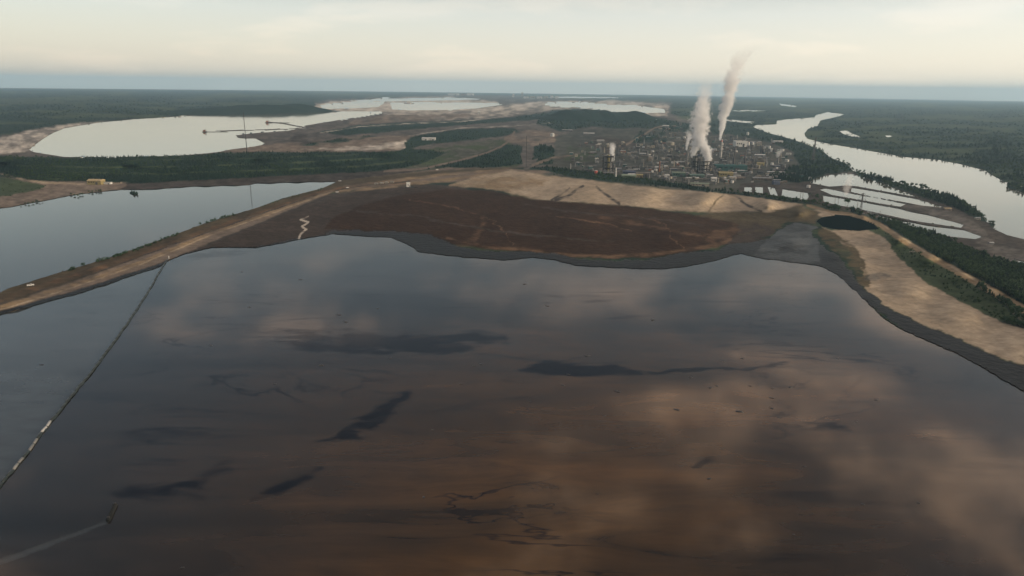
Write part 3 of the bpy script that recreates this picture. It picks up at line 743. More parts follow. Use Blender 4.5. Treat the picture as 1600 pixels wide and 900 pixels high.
# oil slicks on the big pond, as darker streaks of its own surface
SLICK = np.zeros(UU.shape)
wsu = (fbm(UU / 40.0, VV / 16.0, 61, 4) - 0.5) * 2
wsv = (fbm(UU / 40.0 + 50, VV / 16.0 + 9, 62, 4) - 0.5) * 2
brk = fbm(UU / 26.0, VV / 7.0, 63, 4)
for line, w, soft, amp, op in [
        ([(810, 576), (850, 574), (900, 579), (960, 577), (1000, 582)], (10, 10), 10, 5, 1.8),
        ([(990, 581), (1030, 584), (1070, 578), (1120, 574), (1170, 577), (1230, 568), (1270, 560)], (3.6, 2.2), 3, 8, 1.3),
        ([(430, 533), (500, 537), (560, 540), (640, 539), (720, 534), (790, 527)], (12, 14), 18, 10, 1.3),
        ([(420, 520), (500, 510), (560, 508)], (10, 8), 26, 10, 0.5),
        ([(500, 690), (540, 678), (580, 662), (610, 640), (640, 622)], (14, 10), 18, 12, 1.3),
        ([(400, 775), (440, 765), (480, 745), (510, 725)], (6, 5), 14, 10, 0.8),
        ([(200, 690), (300, 660), (380, 645)], (20, 14), 50, 20, 0.55),
        ([(180, 790), (280, 760), (340, 735), (400, 700)], (14, 8), 40, 20, 0.5),
        ([(810, 462), (880, 460), (950, 459), (1000, 455), (1025, 448), (1030, 438)], (3, 3), 4, 6, 0.6),
        ([(840, 478), (855, 474), (866, 477), (850, 482)], (3, 2.5), 3, 3, 0.8),
        ([(900, 474), (930, 470), (960, 471)], (2, 1.5), 3, 4, 0.5),
        ([(930, 500), (980, 498), (1020, 494), (1030, 500)], (2.5, 2), 4, 4, 0.5),
        ([(1140, 660), (1200, 655), (1260, 660), (1330, 670)], (8, 4), 14, 10, 0.5),
        ([(1080, 730), (1120, 705), (1140, 692)], (6, 5), 10, 8, 0.7),
        ([(1180, 568), (1195, 557), (1200, 554)], (2, 1), 2, 3, 0.7),
        ([(700, 520), (730, 560), (800, 570)], (2, 2), 8, 10, 0.4),
        ([(100, 500), (180, 480), (240, 470)], (3, 3), 6, 8, 0.5),
        ([(20, 560), (120, 540), (200, 520)], (3, 3), 8, 8, 0.4),
        ([(270, 410), (320, 398), (400, 393), (420, 392)], (9, 5), 8, 5, 0.8)]:
    pp = np.array(line)
    m = 70
    box = (UU > pp[:, 0].min() - m) & (UU < pp[:, 0].max() + m) & (VV > pp[:, 1].min() - m) & (VV < pp[:, 1].max() + m)
    d = ldist(UU[box] + wsu[box] * amp * 1.6, VV[box] + wsv[box] * amp * 0.8, line, w)
    ends = min(60.0, 0.35 * math.dist(line[0], line[-1]))
    e0 = np.minimum(np.hypot(UU[box] - line[0][0], VV[box] - line[0][1]), np.hypot(UU[box] - line[-1][0], VV[box] - line[-1][1]))
    d = d - (1 - sstep(0, ends, e0)) * max(w) * 0.7
    a = sstep(-soft, soft * 0.3, d) * op * (0.25 + 1.3 * brk[box])
    SLICK[box] = np.maximum(SLICK[box], np.clip(a, 0, 1))
# pale surface sheen trailing from the pontoon, painted into the water's colour
# brown bitumen emulsion floating over the middle of the pond
eu, ev = UU + wsu * 70, VV + wsv * 45
EMUL = np.exp(-(((eu - 930) / 520) ** 2)) * sstep(430, 620, ev + 0.05 * (UU - 900))
EMUL = np.maximum(EMUL, 0.55 * np.exp(-(((eu - 560) / 300) ** 2 + ((ev - 620) / 90) ** 2)))
EMUL = np.clip(EMUL * (0.55 + 0.9 * fbm(UU / 120.0, VV / 40.0, 64, 4)), 0, 1)
SHEEN_AND_TINT = np.zeros(UU.shape)
box = (UU > -60) & (UU < 200) & (VV > 790) & (VV < 930)
d = ldist(UU[box] + wsu[box] * 3, VV[box] + wsv[box] * 2, [(168, 815), (120, 834), (70, 853), (20, 872), (-40, 890)], (2.5, 8))
left = sdist(UU, VV, [(262, 405), (256, 414), (212, 487), (150, 573), (66, 677), (-6, 767), (-110, 885), (-600, 1300), (-2500, 1300), (-2500, 700), (-300, 560), (0, 480)])
SHEEN_AND_TINT = np.clip(sstep(-1, 2, left) * (0.34 + 0.6 * fbm(UU / 60.0, VV / 9.0, 66, 4)), 0, 1)
SHEEN_AND_TINT[box] = SHEEN_AND_TINT[box] + sstep(-3.5, 2, d) * (0.3 + 0.6 * brk[box]) * 0.8
for k, (nm, hh, poly, kd, lb) in enumerate(WATER):
    fm = WF == k
    if not fm.any():
        continue
    dil = fm.copy()
    dil[1:] |= fm[:-1]
    dil[:-1] |= fm[1:]
    dil[:, 1:] |= fm[:, :-1]
    dil[:, :-1] |= fm[:, 1:]
    dil &= (WF == k) | (WF < 0)
    rr_ = np.nonzero(dil.any(1))[0]
    pos = hit(DIRS, np.full(UU.shape, hh))
    o = sheet(nm, dil, pos, M_WATER[kd], {'slick': ('FLOAT', SLICK), 'emulsion': ('FLOAT', EMUL), 'sheen_and_tint': ('FLOAT', SHEEN_AND_TINT)} if kd == 'tar' else {})
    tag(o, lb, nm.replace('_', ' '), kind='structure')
# ------------------------------------------------------------------ mesh helpers
class MB:
    """collects simple solids, then becomes one mesh"""

    def __init__(self):
        self.v = []
        self.f = []

    def add(self, vs, fs):
        n = len(self.v)
        self.v += [tuple(p) for p in vs]
        self.f += [tuple(i + n for i in q) for q in fs]
        return self

    def box(self, cx, cy, z0, sx, sy, sz):
        x0, x1, y0, y1, z1 = cx - sx / 2, cx + sx / 2, cy - sy / 2, cy + sy / 2, z0 + sz
        return self.add([(x0, y0, z0), (x1, y0, z0), (x1, y1, z0), (x0, y1, z0), (x0, y0, z1), (x1, y0, z1), (x1, y1, z1), (x0, y1, z1)],
                        [(3, 2, 1, 0), (4, 5, 6, 7), (0, 1, 5, 4), (1, 2, 6, 5), (2, 3, 7, 6), (3, 0, 4, 7)])

    def lathe(self, prof, n=12, cx=0, cy=0):
        """prof: list of (radius, z) from bottom to top"""
        vs, fs = [], []
        for r, z in prof:
            for i in range(n):
                a = 2 * math.pi * i / n
                vs.append((cx + r * math.cos(a), cy + r * math.sin(a), z))
        for k in range(len(prof) - 1):
            for i in range(n):
                j = (i + 1) % n
                fs.append((k * n + i, k * n + j, (k + 1) * n + j, (k + 1) * n + i))
        fs.append(tuple(range(n))[::-1])
        fs.append(tuple((len(prof) - 1) * n + i for i in range(n)))
        return self.add(vs, fs)

    def tube(self, pts, r, n=6):
        """tube along points; r a number or a list"""
        pts = [Vector(p) for p in pts]
        rs = r if isinstance(r, (list, tuple)) else [r] * len(pts)
        vs, fs = [], []
        for k, p in enumerate(pts):
            d = (pts[min(k + 1, len(pts) - 1)] - pts[max(k - 1, 0)]).normalized()
            a = d.cross(Vector((0, 0, 1)))
            if a.length < 1e-3:
                a = d.cross(Vector((1, 0, 0)))
            a.normalize()
            b = d.cross(a)
            for i in range(n):
                t = 2 * math.pi * i / n
                vs.append(p + (a * math.cos(t) + b * math.sin(t)) * rs[k])
        for k in range(len(pts) - 1):
            for i in range(n):
                j = (i + 1) % n
                fs.append((k * n + i, k * n + j, (k + 1) * n + j, (k + 1) * n + i))
        fs.append(tuple(range(n)))
        fs.append(tuple((len(pts) - 1) * n + i for i in range(n))[::-1])
        return self.add(vs, fs)

    def gable(self, cx, cy, z0, sx, sy, sz):
        """ridge along x"""
        x0, x1, y0, y1 = cx - sx / 2, cx + sx / 2, cy - sy / 2, cy + sy / 2
        return self.add([(x0, y0, z0), (x1, y0, z0), (x1, y1, z0), (x0, y1, z0), (x0, cy, z0 + sz), (x1, cy, z0 + sz)],
                        [(3, 2, 1, 0), (0, 1, 5, 4), (2, 3, 4, 5), (1, 2, 5), (3, 0, 4)])

    def mesh(self, name, smooth=False):
        me = bpy.data.meshes.new(name)
        me.from_pydata(self.v, [], self.f)
        bm = bmesh.new()
        bm.from_mesh(me)
        bmesh.ops.recalc_face_normals(bm, faces=bm.faces)
        bm.to_mesh(me)
        bm.free()
        if smooth:
            me.polygons.foreach_set('use_smooth', np.ones(len(me.polygons), bool))
        me.update()
        return me


def paint(name, colr, rough=0.6, metal=0.0, var=0.25, scale=0.35):
    m, nt = new_mat(name)
    tcn = N(nt, 'ShaderNodeTexCoord')
    geo = N(nt, 'ShaderNodeNewGeometry')
    n1 = N(nt, 'ShaderNodeTexNoise', ins={'Vector': geo.outputs['Position'], 'Scale': scale, 'Detail': 4.0, 'Roughness': 0.6})
    oi = N(nt, 'ShaderNodeObjectInfo')
    a = N(nt, 'ShaderNodeMapRange', ins={'Value': n1.outputs['Fac'], 'From Min': 0.3, 'From Max': 0.7, 'To Min': 1 - var, 'To Max': 1 + var})
    b = N(nt, 'ShaderNodeMapRange', ins={'Value': oi.outputs['Random'], 'To Min': 1 - var, 'To Max': 1 + var * 0.6})
    mu = N(nt, 'ShaderNodeMath', operation='MULTIPLY', ins={0: a.outputs[0], 1: b.outputs[0]})
    vm = N(nt, 'ShaderNodeVectorMath', operation='SCALE', ins={0: tuple(colr), 'Scale': mu.outputs[0]})
    bs = N(nt, 'ShaderNodeBsdfPrincipled', ins={'Base Color': vm.outputs[0], 'Roughness': rough, 'Metallic': metal})
    N(nt, 'ShaderNodeOutputMaterial', ins={'Surface': bs.outputs[0]})
    return m


def obj(name, me, mat=None, parent=None):
    o = bpy.data.objects.new(name, me)
    COL.objects.link(o)
    if parent is not None:
        o.parent = parent
    if mat is not None:
        if len(me.materials) == 0:
            me.materials.append(None)
        o.material_slots[0].link = 'OBJECT'
        o.material_slots[0].material = mat
    return o


def thing(name, label, cat, loc, rz=0.0, sc=(1, 1, 1), group=None):
    e = bpy.data.objects.new(name, None)
    COL.objects.link(e)
    e.location = loc
    e.rotation_euler = (0, 0, rz)
    e.scale = sc
    e['kind'] = 'thing'
    return tag(e, label, cat, group)


def ground_at(u, v, dz=0.0):
    h = float(land_height(np.array([u]), np.array([v]))[0])
    return at(u, v, h + dz)


# ------------------------------------------------------------------ distant hills
def hill(u0, v0, u1, v1, hpx, wid, label, seed, taper=0.5):
    A, B = ground_at(u0, v0), ground_at(u1, v1)
    pm = px_m((A + B) / 2)
    nx, ny = 90, 16
    d = (B - A)
    L = d.length
    d.normalize()
    s = Vector((-d.y, d.x, 0)).normalized()
    vs, fs, cols = [], [], []
    for j in range(ny + 1):
        w = j / ny * 2 - 1
        for i in range(nx + 1):
            t = i / nx
            env = min(1, t / taper, (1 - t) / 0.12)
            env = max(env, 0) ** 0.7
            pr = 0.65 + 0.7 * float(fbm(np.array([t * 9.0]), np.array([w * 1.5 + seed]), seed, 4)[0])
            z = hpx * pm * env * pr * (1 - abs(w) ** 1.7) - 6
            p = A + d * (t * L) + s * (w * wid)
            p.z = p.z + z
            vs.append(p)
    for j in range(ny):
        for i in range(nx):
            k = j * (nx + 1) + i
            fs.append((k, k + 1, k + nx + 2, k + nx + 1))
    me = bpy.data.meshes.new('hill')
    me.from_pydata([tuple(p) for p in vs], [], fs)
    a = me.attributes.new('cover', 'FLOAT_COLOR', 'POINT')
    c = np.ones((len(vs), 4), np.float32)
    c[:, :3] = C_FOREST * 0.9
    a.data.foreach_set('color', c.ravel())
    me.materials.append(M_GROUND)
    me.polygons.foreach_set('use_smooth', np.ones(len(me.polygons), bool))
    o = bpy.data.objects.new('hill', me)
    COL.objects.link(o)
    return tag(o, label, 'hill', kind='structure')


hill(250, 178.5, 486, 172.5, 10.5, 420, 'low blue wooded ridge behind the large pale pond', 3, 0.6)
hill(838, 186, 1018, 186, 13, 300, 'low dark wooded hill in front of the distant pale pond', 8, 0.25)
# ------------------------------------------------------------------ trees
def foliage_mat(name, c1, c2):
    m, nt = new_mat(name)
    oi = N(nt, 'ShaderNodeObjectInfo')
    geo = N(nt, 'ShaderNodeNewGeometry')
    n1 = N(nt, 'ShaderNodeTexNoise', ins={'Vector': geo.outputs['Position'], 'Scale': 0.9, 'Detail': 2.0})
    f = N(nt, 'ShaderNodeMath', operation='ADD', use_clamp=True, ins={0: oi.outputs['Random'], 1: N(nt, 'ShaderNodeMapRange', ins={'Value': n1.outputs['Fac'], 'To Min': -0.5, 'To Max': 0.5}).outputs[0]})
    mx = N(nt, 'ShaderNodeMix', data_type='RGBA', ins={0: f.outputs[0], 6: c1 + (1,), 7: c2 + (1,)})
    bs = N(nt, 'ShaderNodeBsdfPrincipled', ins={'Base Color': mx.outputs[2], 'Roughness': 0.8, 'Specular IOR Level': 0.15})
    N(nt, 'ShaderNodeOutputMaterial', ins={'Surface': bs.outputs[0]})
    return m


M_SPRUCE = foliage_mat('spruce_needles', (0.011, 0.027, 0.022), (0.022, 0.044, 0.029))
M_ASPEN = foliage_mat('aspen_leaves', (0.021, 0.047, 0.023), (0.046, 0.080, 0.032))
M_BARK = paint('bark', (0.10, 0.085, 0.07), 0.9)


def spruce_mesh(seed, tiers=6, spokes=9):
    rg = random.Random(seed)
    b = MB()
    for k in range(tiers):
        t = k / (tiers - 1)
        z = 0.14 + 0.72 * t
        r = 0.21 * (1 - t) ** 0.8 + 0.03
        top = min(1.0, z + 0.26 * (1 - 0.45 * t))
        n = spokes - (k // 2)
        off = rg.random() * 6
        vs = [(rg.uniform(-.01, .01), rg.uniform(-.01, .01), top)]
        for i in range(n * 2):
            a = off + math.pi * i / n
            rr = r * (rg.uniform(0.85, 1.3) if i % 2 == 0 else rg.uniform(0.35, 0.55))
            zz = z - (0.07 * rg.random() if i % 2 == 0 else -0.03)
            vs.append((rr * math.cos(a), rr * math.sin(a), zz))
        vs.append((0, 0, z + 0.05))
        fs = []
        for i in range(n * 2):
            j = (i + 1) % (n * 2)
            fs.append((0, 1 + i, 1 + j))
            fs.append((len(vs) - 1, 1 + j, 1 + i))
        b.add(vs, fs)
    me = bpy.data.meshes.new('crown')
    me.from_pydata(b.v, [], b.f)
    return me


def aspen_mesh(seed, n=110, squat=1.0, low=0.22):
    rg = random.Random(seed)
    b = MB()
    lobes = [(rg.uniform(-.12, .12), rg.uniform(-.12, .12), rg.uniform(low + 0.2, 0.82), rg.uniform(0.13, 0.22)) for _ in range(6)]
    for k in range(n):
        lx, ly, lz, lr = lobes[k % 6]
        d = Vector((rg.gauss(0, 1), rg.gauss(0, 1), rg.gauss(0, 1))).normalized()
        r = lr * rg.uniform(0.55, 1.1)
        c = Vector((lx, ly, lz)) + d * r
        c.z = max(c.z, low * 0.6)
        s = rg.uniform(0.035, 0.075)
        nrm = (d + Vector((rg.uniform(-.6, .6), rg.uniform(-.6, .6), rg.uniform(-.2, .8)))).normalized()
        a = nrm.orthogonal().normalized()
        e = nrm.cross(a)
        q = [c + a * s * rg.uniform(.7, 1.2), c + e * s * rg.uniform(.7, 1.2) + nrm * s * .3, c - a * s * rg.uniform(.7, 1.2), c - e * s * rg.uniform(.7, 1.2) + nrm * s * .3]
        b.add([(p.x * squat, p.y * squat, p.z) for p in q], [(0, 1, 2), (0, 2, 3)])
    me = bpy.data.meshes.new('crown')
    me.from_pydata(b.v, [], b.f)
    return me


def trunk_mesh(top, r, limbs, seed):
    rg = random.Random(seed)
    b = MB()
    b.tube([(0, 0, -0.03), (rg.uniform(-.01, .01), 0, top * 0.5), (0, 0, top)], [r, r * 0.7, r * 0.25], 6)
    for k in range(limbs):
        a = rg.uniform(0, 6.28)
        z = top * rg.uniform(0.4, 0.75)
        b.tube([(0, 0, z), (0.12 * math.cos(a), 0.12 * math.sin(a), z + 0.13)], [r * 0.5, r * 0.15], 4)
    return b.mesh('trunk', True)


KINDS_T = []
for s_ in range(3):
    cm = spruce_mesh(100 + s_)
    cm.materials.append(M_SPRUCE)
    tm = trunk_mesh(0.95, 0.018, 0, s_)
    tm.materials.append(M_BARK)
    KINDS_T.append(('spruce_tree', tm, cm, 1.0))
for s_ in range(3):
    cm = aspen_mesh(200 + s_, 130)
    cm.materials.append(M_ASPEN)
    tm = trunk_mesh(0.8, 0.022, 4, 40 + s_)
    tm.materials.append(M_BARK)
    KINDS_T.append(('aspen_tree', tm, cm, 1.0))
for s_ in range(2):
    cm = aspen_mesh(300 + s_, 90, 1.7, 0.05)
    cm.materials.append(M_ASPEN)
    tm = trunk_mesh(0.5, 0.03, 5, 60 + s_)
    tm.materials.append(M_BARK)
    KINDS_T.append(('willow_shrub', tm, cm, 1.0))


def plant_tree(k, p, h, rz, label, cat, group, wide=1.0):
    nm, tm, cm, _ = KINDS_T[k]
    e = thing(nm, label, cat, p, rz, (h * wide, h * wide, h), group)
    obj('trunk', tm, None, e)
    obj('crown', cm, None, e)
    return e


# candidates over all wooded ground
cellw = np.where(WF < 0, TREES[:-1, :-1], 0)
cellw[np.abs(AZ[:-1, :-1]) > math.radians(45)] = 0
cellw[(vc < 141) | (vc > 640)] = 0
cellw[~np.isin(CF, (CLS['forest_floor'], CLS['dyke']))] = 0
for kill in ([(-400, 640), (-400, 500), (0, 440), (272, 355), (400, 315), (530, 275), (640, 266), (800, 262), (830, 262), (860, 274), (1000, 290), (1108, 303), (1265, 323), (1300, 334), (1345, 342), (1376, 358), (1400, 398), (1500, 472), (1560, 504), (1800, 620), (1800, 800)],):
    cellw[sdist(uc, vc, kill) > 0] = 0
du = np.abs(np.diff(UU, axis=1))[:-1]
dv = np.abs(np.diff(VV, axis=0))[:, :-1]
dist_c = np.hypot(X0, Y0)[:-1, :-1]
dens = 0.22 * np.clip(1700.0 / np.maximum(dist_c, 1.0), 0.5, 1.0)
expect = cellw ** 1.5 * du * dv * dens
pick = RNG.random(expect.shape) < expect
rr, cc = np.nonzero(pick)
fr, fc = RNG.random(len(rr)), RNG.random(len(rr))
Pt = PG[rr, cc] * ((1 - fr) * (1 - fc))[:, None] + PG[rr + 1, cc] * (fr * (1 - fc))[:, None] + PG[rr, cc + 1] * ((1 - fr) * fc)[:, None] + PG[rr + 1, cc + 1] * (fr * fc)[:, None]
ut, vt = project(Pt)
tw = cellw[rr, cc]
mix = fbm(Pt[:, 0] / 140.0, Pt[:, 1] / 140.0, 77, 3)
kind_t = np.where(RNG.random(len(rr)) < sstep(0.36, 0.62, mix), RNG.integers(3, 6, len(rr)), RNG.integers(0, 3, len(rr)))
ht = RNG.uniform(8.0, 14.5, len(rr)) * np.where(kind_t < 3, 1.0, 0.85)
ht *= 0.7 + 0.6 * fbm(Pt[:, 0] / 60.0, Pt[:, 1] / 60.0, 78, 2)
ht *= np.where(tw < 0.5, 0.55, 1.0)
ht *= np.where((ut < 840) & (vt > 185), 0.5, 1.0) * np.where((ut > 840) & (ut < 1120) & (vt > 240), 0.6, 1.0)
kind_t = np.where((tw < 0.4) & (RNG.random(len(rr)) < 0.7), RNG.integers(6, 8, len(rr)), kind_t)
ht = np.where(kind_t >= 6, np.minimum(ht, 4.5), ht)
rstrip = (ut > 1335) & (vt > 332)
kind_t = np.where(rstrip & (RNG.random(len(rr)) < 0.72), RNG.integers(3, 6, len(rr)), kind_t)
ht = np.where(rstrip, ht * 0.72, ht)
dcam = np.linalg.norm(Pt - np.array([0, 0, CAM_H]), axis=1)
inf = (ut > 2) & (ut < 1598) & (vt > 140) & (vt < 900)

# extra: shrubs on the dyke by the near pond and on the strip beside the sand
spots = []   # u, v, kind, height, label, cat, group
rg = random.Random(21)


def along(line, n, jit, kinds, h0, h1, label, cat, group, wide=1.0):
    L = [math.dist(line[i], line[i + 1]) for i in range(len(line) - 1)]
    for _ in range(n):
        s = rg.random() * sum(L)
        i = 0
        while s > L[i]:
            s -= L[i]
            i += 1
        t = s / L[i]
        u = line[i][0] + (line[i + 1][0] - line[i][0]) * t + rg.uniform(-jit, jit)
        v = line[i][1] + (line[i + 1][1] - line[i][1]) * t + rg.uniform(-jit, jit) * 0.4
        spots.append((u, v, rg.choice(kinds), rg.uniform(h0, h1), label, cat, group))


SH = (6, 7)
along([(150, 411), (175, 403), (210, 392), (235, 383)], 44, 3, SH, 2.6, 5.2, 'low green shrub in the near clump along the dyke beside the grey pond', 'shrub', 'shrubs on the dyke, near clump')
along([(240, 381), (262, 372), (280, 366)], 22, 2, SH, 2.6, 5.0, 'low green shrub in the middle clump along the dyke beside the grey pond', 'shrub', 'shrubs on the dyke, middle clump')
along([(106, 424), (122, 418), (130, 415)], 12, 2, SH, 2.4, 5.0, 'small green shrub in the clump nearest the camera on the dyke', 'shrub', 'shrubs on the dyke, nearest clump')
along([(310, 352), (330, 346), (365, 337)], 22, 2, SH, 2.6, 5.4, 'green shrub where the dyke rises beyond the middle of the grey pond', 'shrub', 'shrubs on the dyke, far clump')
along([(400, 327), (440, 313), (500, 297), (528, 286)], 24, 2, SH, 2.2, 4.0, 'tiny shrub at the far end of the dyke beside the grey pond', 'shrub', 'shrubs at the far end of the dyke')
along([(1320, 318), (1321, 317)], 4, 5, (3, 4, 5), 10, 15, 'round tree standing alone between the settling ponds', 'tree', 'lone tree clump between settling ponds')
along([(1268, 306), (1280, 308), (1285, 316), (1272, 318)], 16, 5, (3, 4, 6, 7), 4, 9, 'bushy tree in the thicket between two settling ponds', 'tree', 'thicket between settling ponds')
along([(112, 305), (120, 306), (128, 303)], 6, 3, SH, 4, 6, 'dark bush at the waterline left of the tan shed', 'bush', 'waterline bushes left of the shed')
along([(140, 301), (150, 300), (162, 297)], 7, 3, SH, 4, 6, 'dark bush at the waterline below the tan shed', 'bush', 'waterline bushes below the shed')
along([(206, 302), (213, 303)], 3, 1, SH, 3, 4, 'bush on the tiny islet in the grey pond', 'bush', 'bushes on the islet')
along([(20, 323), (50, 317), (75, 313)], 9, 3, SH, 3, 5, 'dark bush on the waterline at the left edge', 'bush', 'waterline bushes at the left edge')
for (u, v, k, h, lb, ct, gp) in spots:
    plant_tree(k, ground_at(u, v, -0.1), h, rg.uniform(0, 6.28), lb, ct, gp, 1.15)

# the largest trees of the woods stand as individuals, the rest is one mass of forest
size = np.where(inf, ht / dcam, 0)
regions = [('right', lambda u, v: (u > 1345) & (v > 0.62 * (u - 1345) + 336) & (v < 560) & (u > 1330)), ]
n_ind = 190
order = np.argsort(-size)[:n_ind]
ind = np.zeros(len(rr), bool)
ind[order] = True
for i in order:
    u, v = float(ut[i]), float(vt[i])
    k = int(kind_t[i])
    road_v = np.interp(u, [1300, 1376, 1450, 1545, 1680], [330, 351, 398, 451, 529])
    nm = {'spruce_tree': 'spruce', 'aspen_tree': 'aspen', 'willow_shrub': 'willow shrub'}[KINDS_T[k][0]]
    tone = {'spruce': 'pointed dark spruce', 'aspen': 'round-crowned aspen', 'willow shrub': 'low willow shrub'}[nm]
    if u > 1300 and v > 330:
        if v > road_v:
            where = 'in the scrub strip between the sand beach and the road'
            gp = nm + 's of the scrub strip by the sand'
        elif u > 1530:
            where = 'in the wooded dyke strip behind the road, at the right edge'
            gp = nm + 's at the right end of the wooded dyke'
        elif u > 1450:
            where = 'in the wooded dyke strip behind the road, thick middle stretch'
            gp = nm + 's in the middle of the wooded dyke'
        else:
            where = 'in the wooded dyke strip behind the road, narrow far end'
            gp = nm + 's at the far end of the wooded dyke'
    elif u > 1250:
        where = 'on the wooded bank between settling ponds and river'
        gp = nm + 's on the river bank'
    elif u < 600:
        where = 'on the slope between the grey pond and the large pale pond'
        gp = nm + 's on the left slope'
    else:
        where = 'in the tree belt between the sand beach and the refinery'
        gp = nm + 's in the tree belt before the refinery'
    plant_tree(k, Vector([float(q) for q in Pt[i]]), float(ht[i]), rg.uniform(0, 6.28), tone + ' ' + where, 'shrub' if nm == 'willow shrub' else 'tree', gp, rg.uniform(0.95, 1.3))
print('individual trees', len(order), 'smallest px', float(size[order[-1]] * FOC), 'mass', int((~ind).sum()))

# the forest mass
tcol = bpy.data.collections.new('tree_kinds')
for i, (nm, tm, cm, _) in enumerate(KINDS_T):
    b = bmesh.new()
    b.from_mesh(tm)
    nb = len(b.faces)
    b.from_mesh(cm)
    b.faces.ensure_lookup_table()
    for q in range(nb, len(b.faces)):
        b.faces[q].material_index = 1
    me = bpy.data.meshes.new('tree_kind')
    b.to_mesh(me)
    b.free()
    me.materials.append(M_BARK)
    me.materials.append(cm.materials[0])
    to = bpy.data.objects.new('tree_kind_%d' % i, me)
    tcol.objects.link(to)
mass = ~ind
fm = bpy.data.meshes.new('forest')
fm.vertices.add(int(mass.sum()))
fm.vertices.foreach_set('co', Pt[mass].astype(np.float32).ravel())
a_ = fm.attributes.new('tree_scale', 'FLOAT_VECTOR', 'POINT')
wide = RNG.uniform(0.95, 1.45, int(mass.sum())) * np.clip(dcam[mass] / 2600.0, 1.0, 1.8)
a_.data.foreach_set('vector', np.stack([ht[mass] * wide, ht[mass] * wide, ht[mass]], -1).astype(np.float32).ravel())
a_ = fm.attributes.new('tree_kind', 'INT', 'POINT')
a_.data.foreach_set('value', kind_t[mass].astype(np.int32))
a_ = fm.attributes.new('tree_turn', 'FLOAT_VECTOR', 'POINT')
tr = np.zeros((int(mass.sum()), 3), np.float32)
tr[:, 2] = RNG.uniform(0, 6.28, len(tr))
a_.data.foreach_set('vector', tr.ravel())
fo = bpy.data.objects.new('forest', fm)
COL.objects.link(fo)
tag(fo, 'dark mixed forest of spruce and aspen covering slopes, banks and the far plain', 'forest', kind='stuff')
gt = bpy.data.node_groups.new('scatter_trees', 'GeometryNodeTree')
gt.interface.new_socket('Geometry', in_out='INPUT', socket_type='NodeSocketGeometry')
gt.interface.new_socket('Geometry', in_out='OUTPUT', socket_type='NodeSocketGeometry')
gi, go = gt.nodes.new('NodeGroupInput'), gt.nodes.new('NodeGroupOutput')
ci = gt.nodes.new('GeometryNodeCollectionInfo')
ci.inputs['Collection'].default_value = tcol
ci.inputs['Separate Children'].default_value = True
ci.inputs['Reset Children'].default_value = True
ip = gt.nodes.new('GeometryNodeInstanceOnPoints')
ip.inputs['Pick Instance'].default_value = True


def named(nm, typ):
    n = gt.nodes.new('GeometryNodeInputNamedAttribute')
    n.data_type = typ
    n.inputs[0].default_value = nm
    return n.outputs[0]


gt.links.new(gi.outputs[0], ip.inputs['Points'])
gt.links.new(ci.outputs[0], ip.inputs['Instance'])
gt.links.new(named('tree_kind', 'INT'), ip.inputs['Instance Index'])
gt.links.new(named('tree_turn', 'FLOAT_VECTOR'), ip.inputs['Rotation'])
gt.links.new(named('tree_scale', 'FLOAT_VECTOR'), ip.inputs['Scale'])
gt.links.new(ip.outputs[0], go.inputs[0])
md = fo.modifiers.new('scatter', 'NODES')
md.node_group = gt
# ------------------------------------------------------------------ the refinery
PAL = {
    'grey': paint('grey_cladding', (0.15, 0.15, 0.145)), 'dark grey': paint('dark_steel', (0.05, 0.05, 0.055)), 'white': paint('white_cladding', (0.52, 0.51, 0.48), var=0.15),
    'cream': paint('cream_cladding', (0.30, 0.27, 0.21)), 'green': paint('green_cladding', (0.055, 0.105, 0.085)), 'teal': paint('teal_cladding', (0.012, 0.075, 0.072)),
    'blue': paint('blue_cladding', (0.045, 0.065, 0.115)), 'pale green': paint('pale_green_cladding', (0.18, 0.23, 0.16)), 'yellow': paint('yellow_cladding', (0.28, 0.23, 0.10)),
    'rust': paint('rust_red', (0.20, 0.085, 0.05)), 'brown': paint('brown_cladding', (0.13, 0.10, 0.075)), 'silver': paint('silver_vessel', (0.22, 0.22, 0.22), 0.5, 0.3),
    'tan': paint('tan_cladding', (0.36, 0.27, 0.14)), 'black': paint('black_steel', (0.02, 0.02, 0.022)), 'pale': paint('pale_roof', (0.32, 0.32, 0.31)), 'red': paint('red_paint', (0.45, 0.10, 0.07)),
    'wood': paint('weathered_wood', (0.11, 0.09, 0.07)), 'concrete': paint('concrete', (0.30, 0.29, 0.27)), 'glass': paint('dark_glass', (0.02, 0.03, 0.035), 0.2), 'tyre': paint('rubber', (0.02, 0.02, 0.02), 0.9),
}
T = {}


def tmpl(key, fn, smooth=False):
    if key not in T:
        T[key] = fn().mesh(key, smooth)
    return T[key]


def P(e, name, key, fn, mat, smooth=False):
    return obj(name, tmpl(key, fn, smooth), PAL[mat], e)


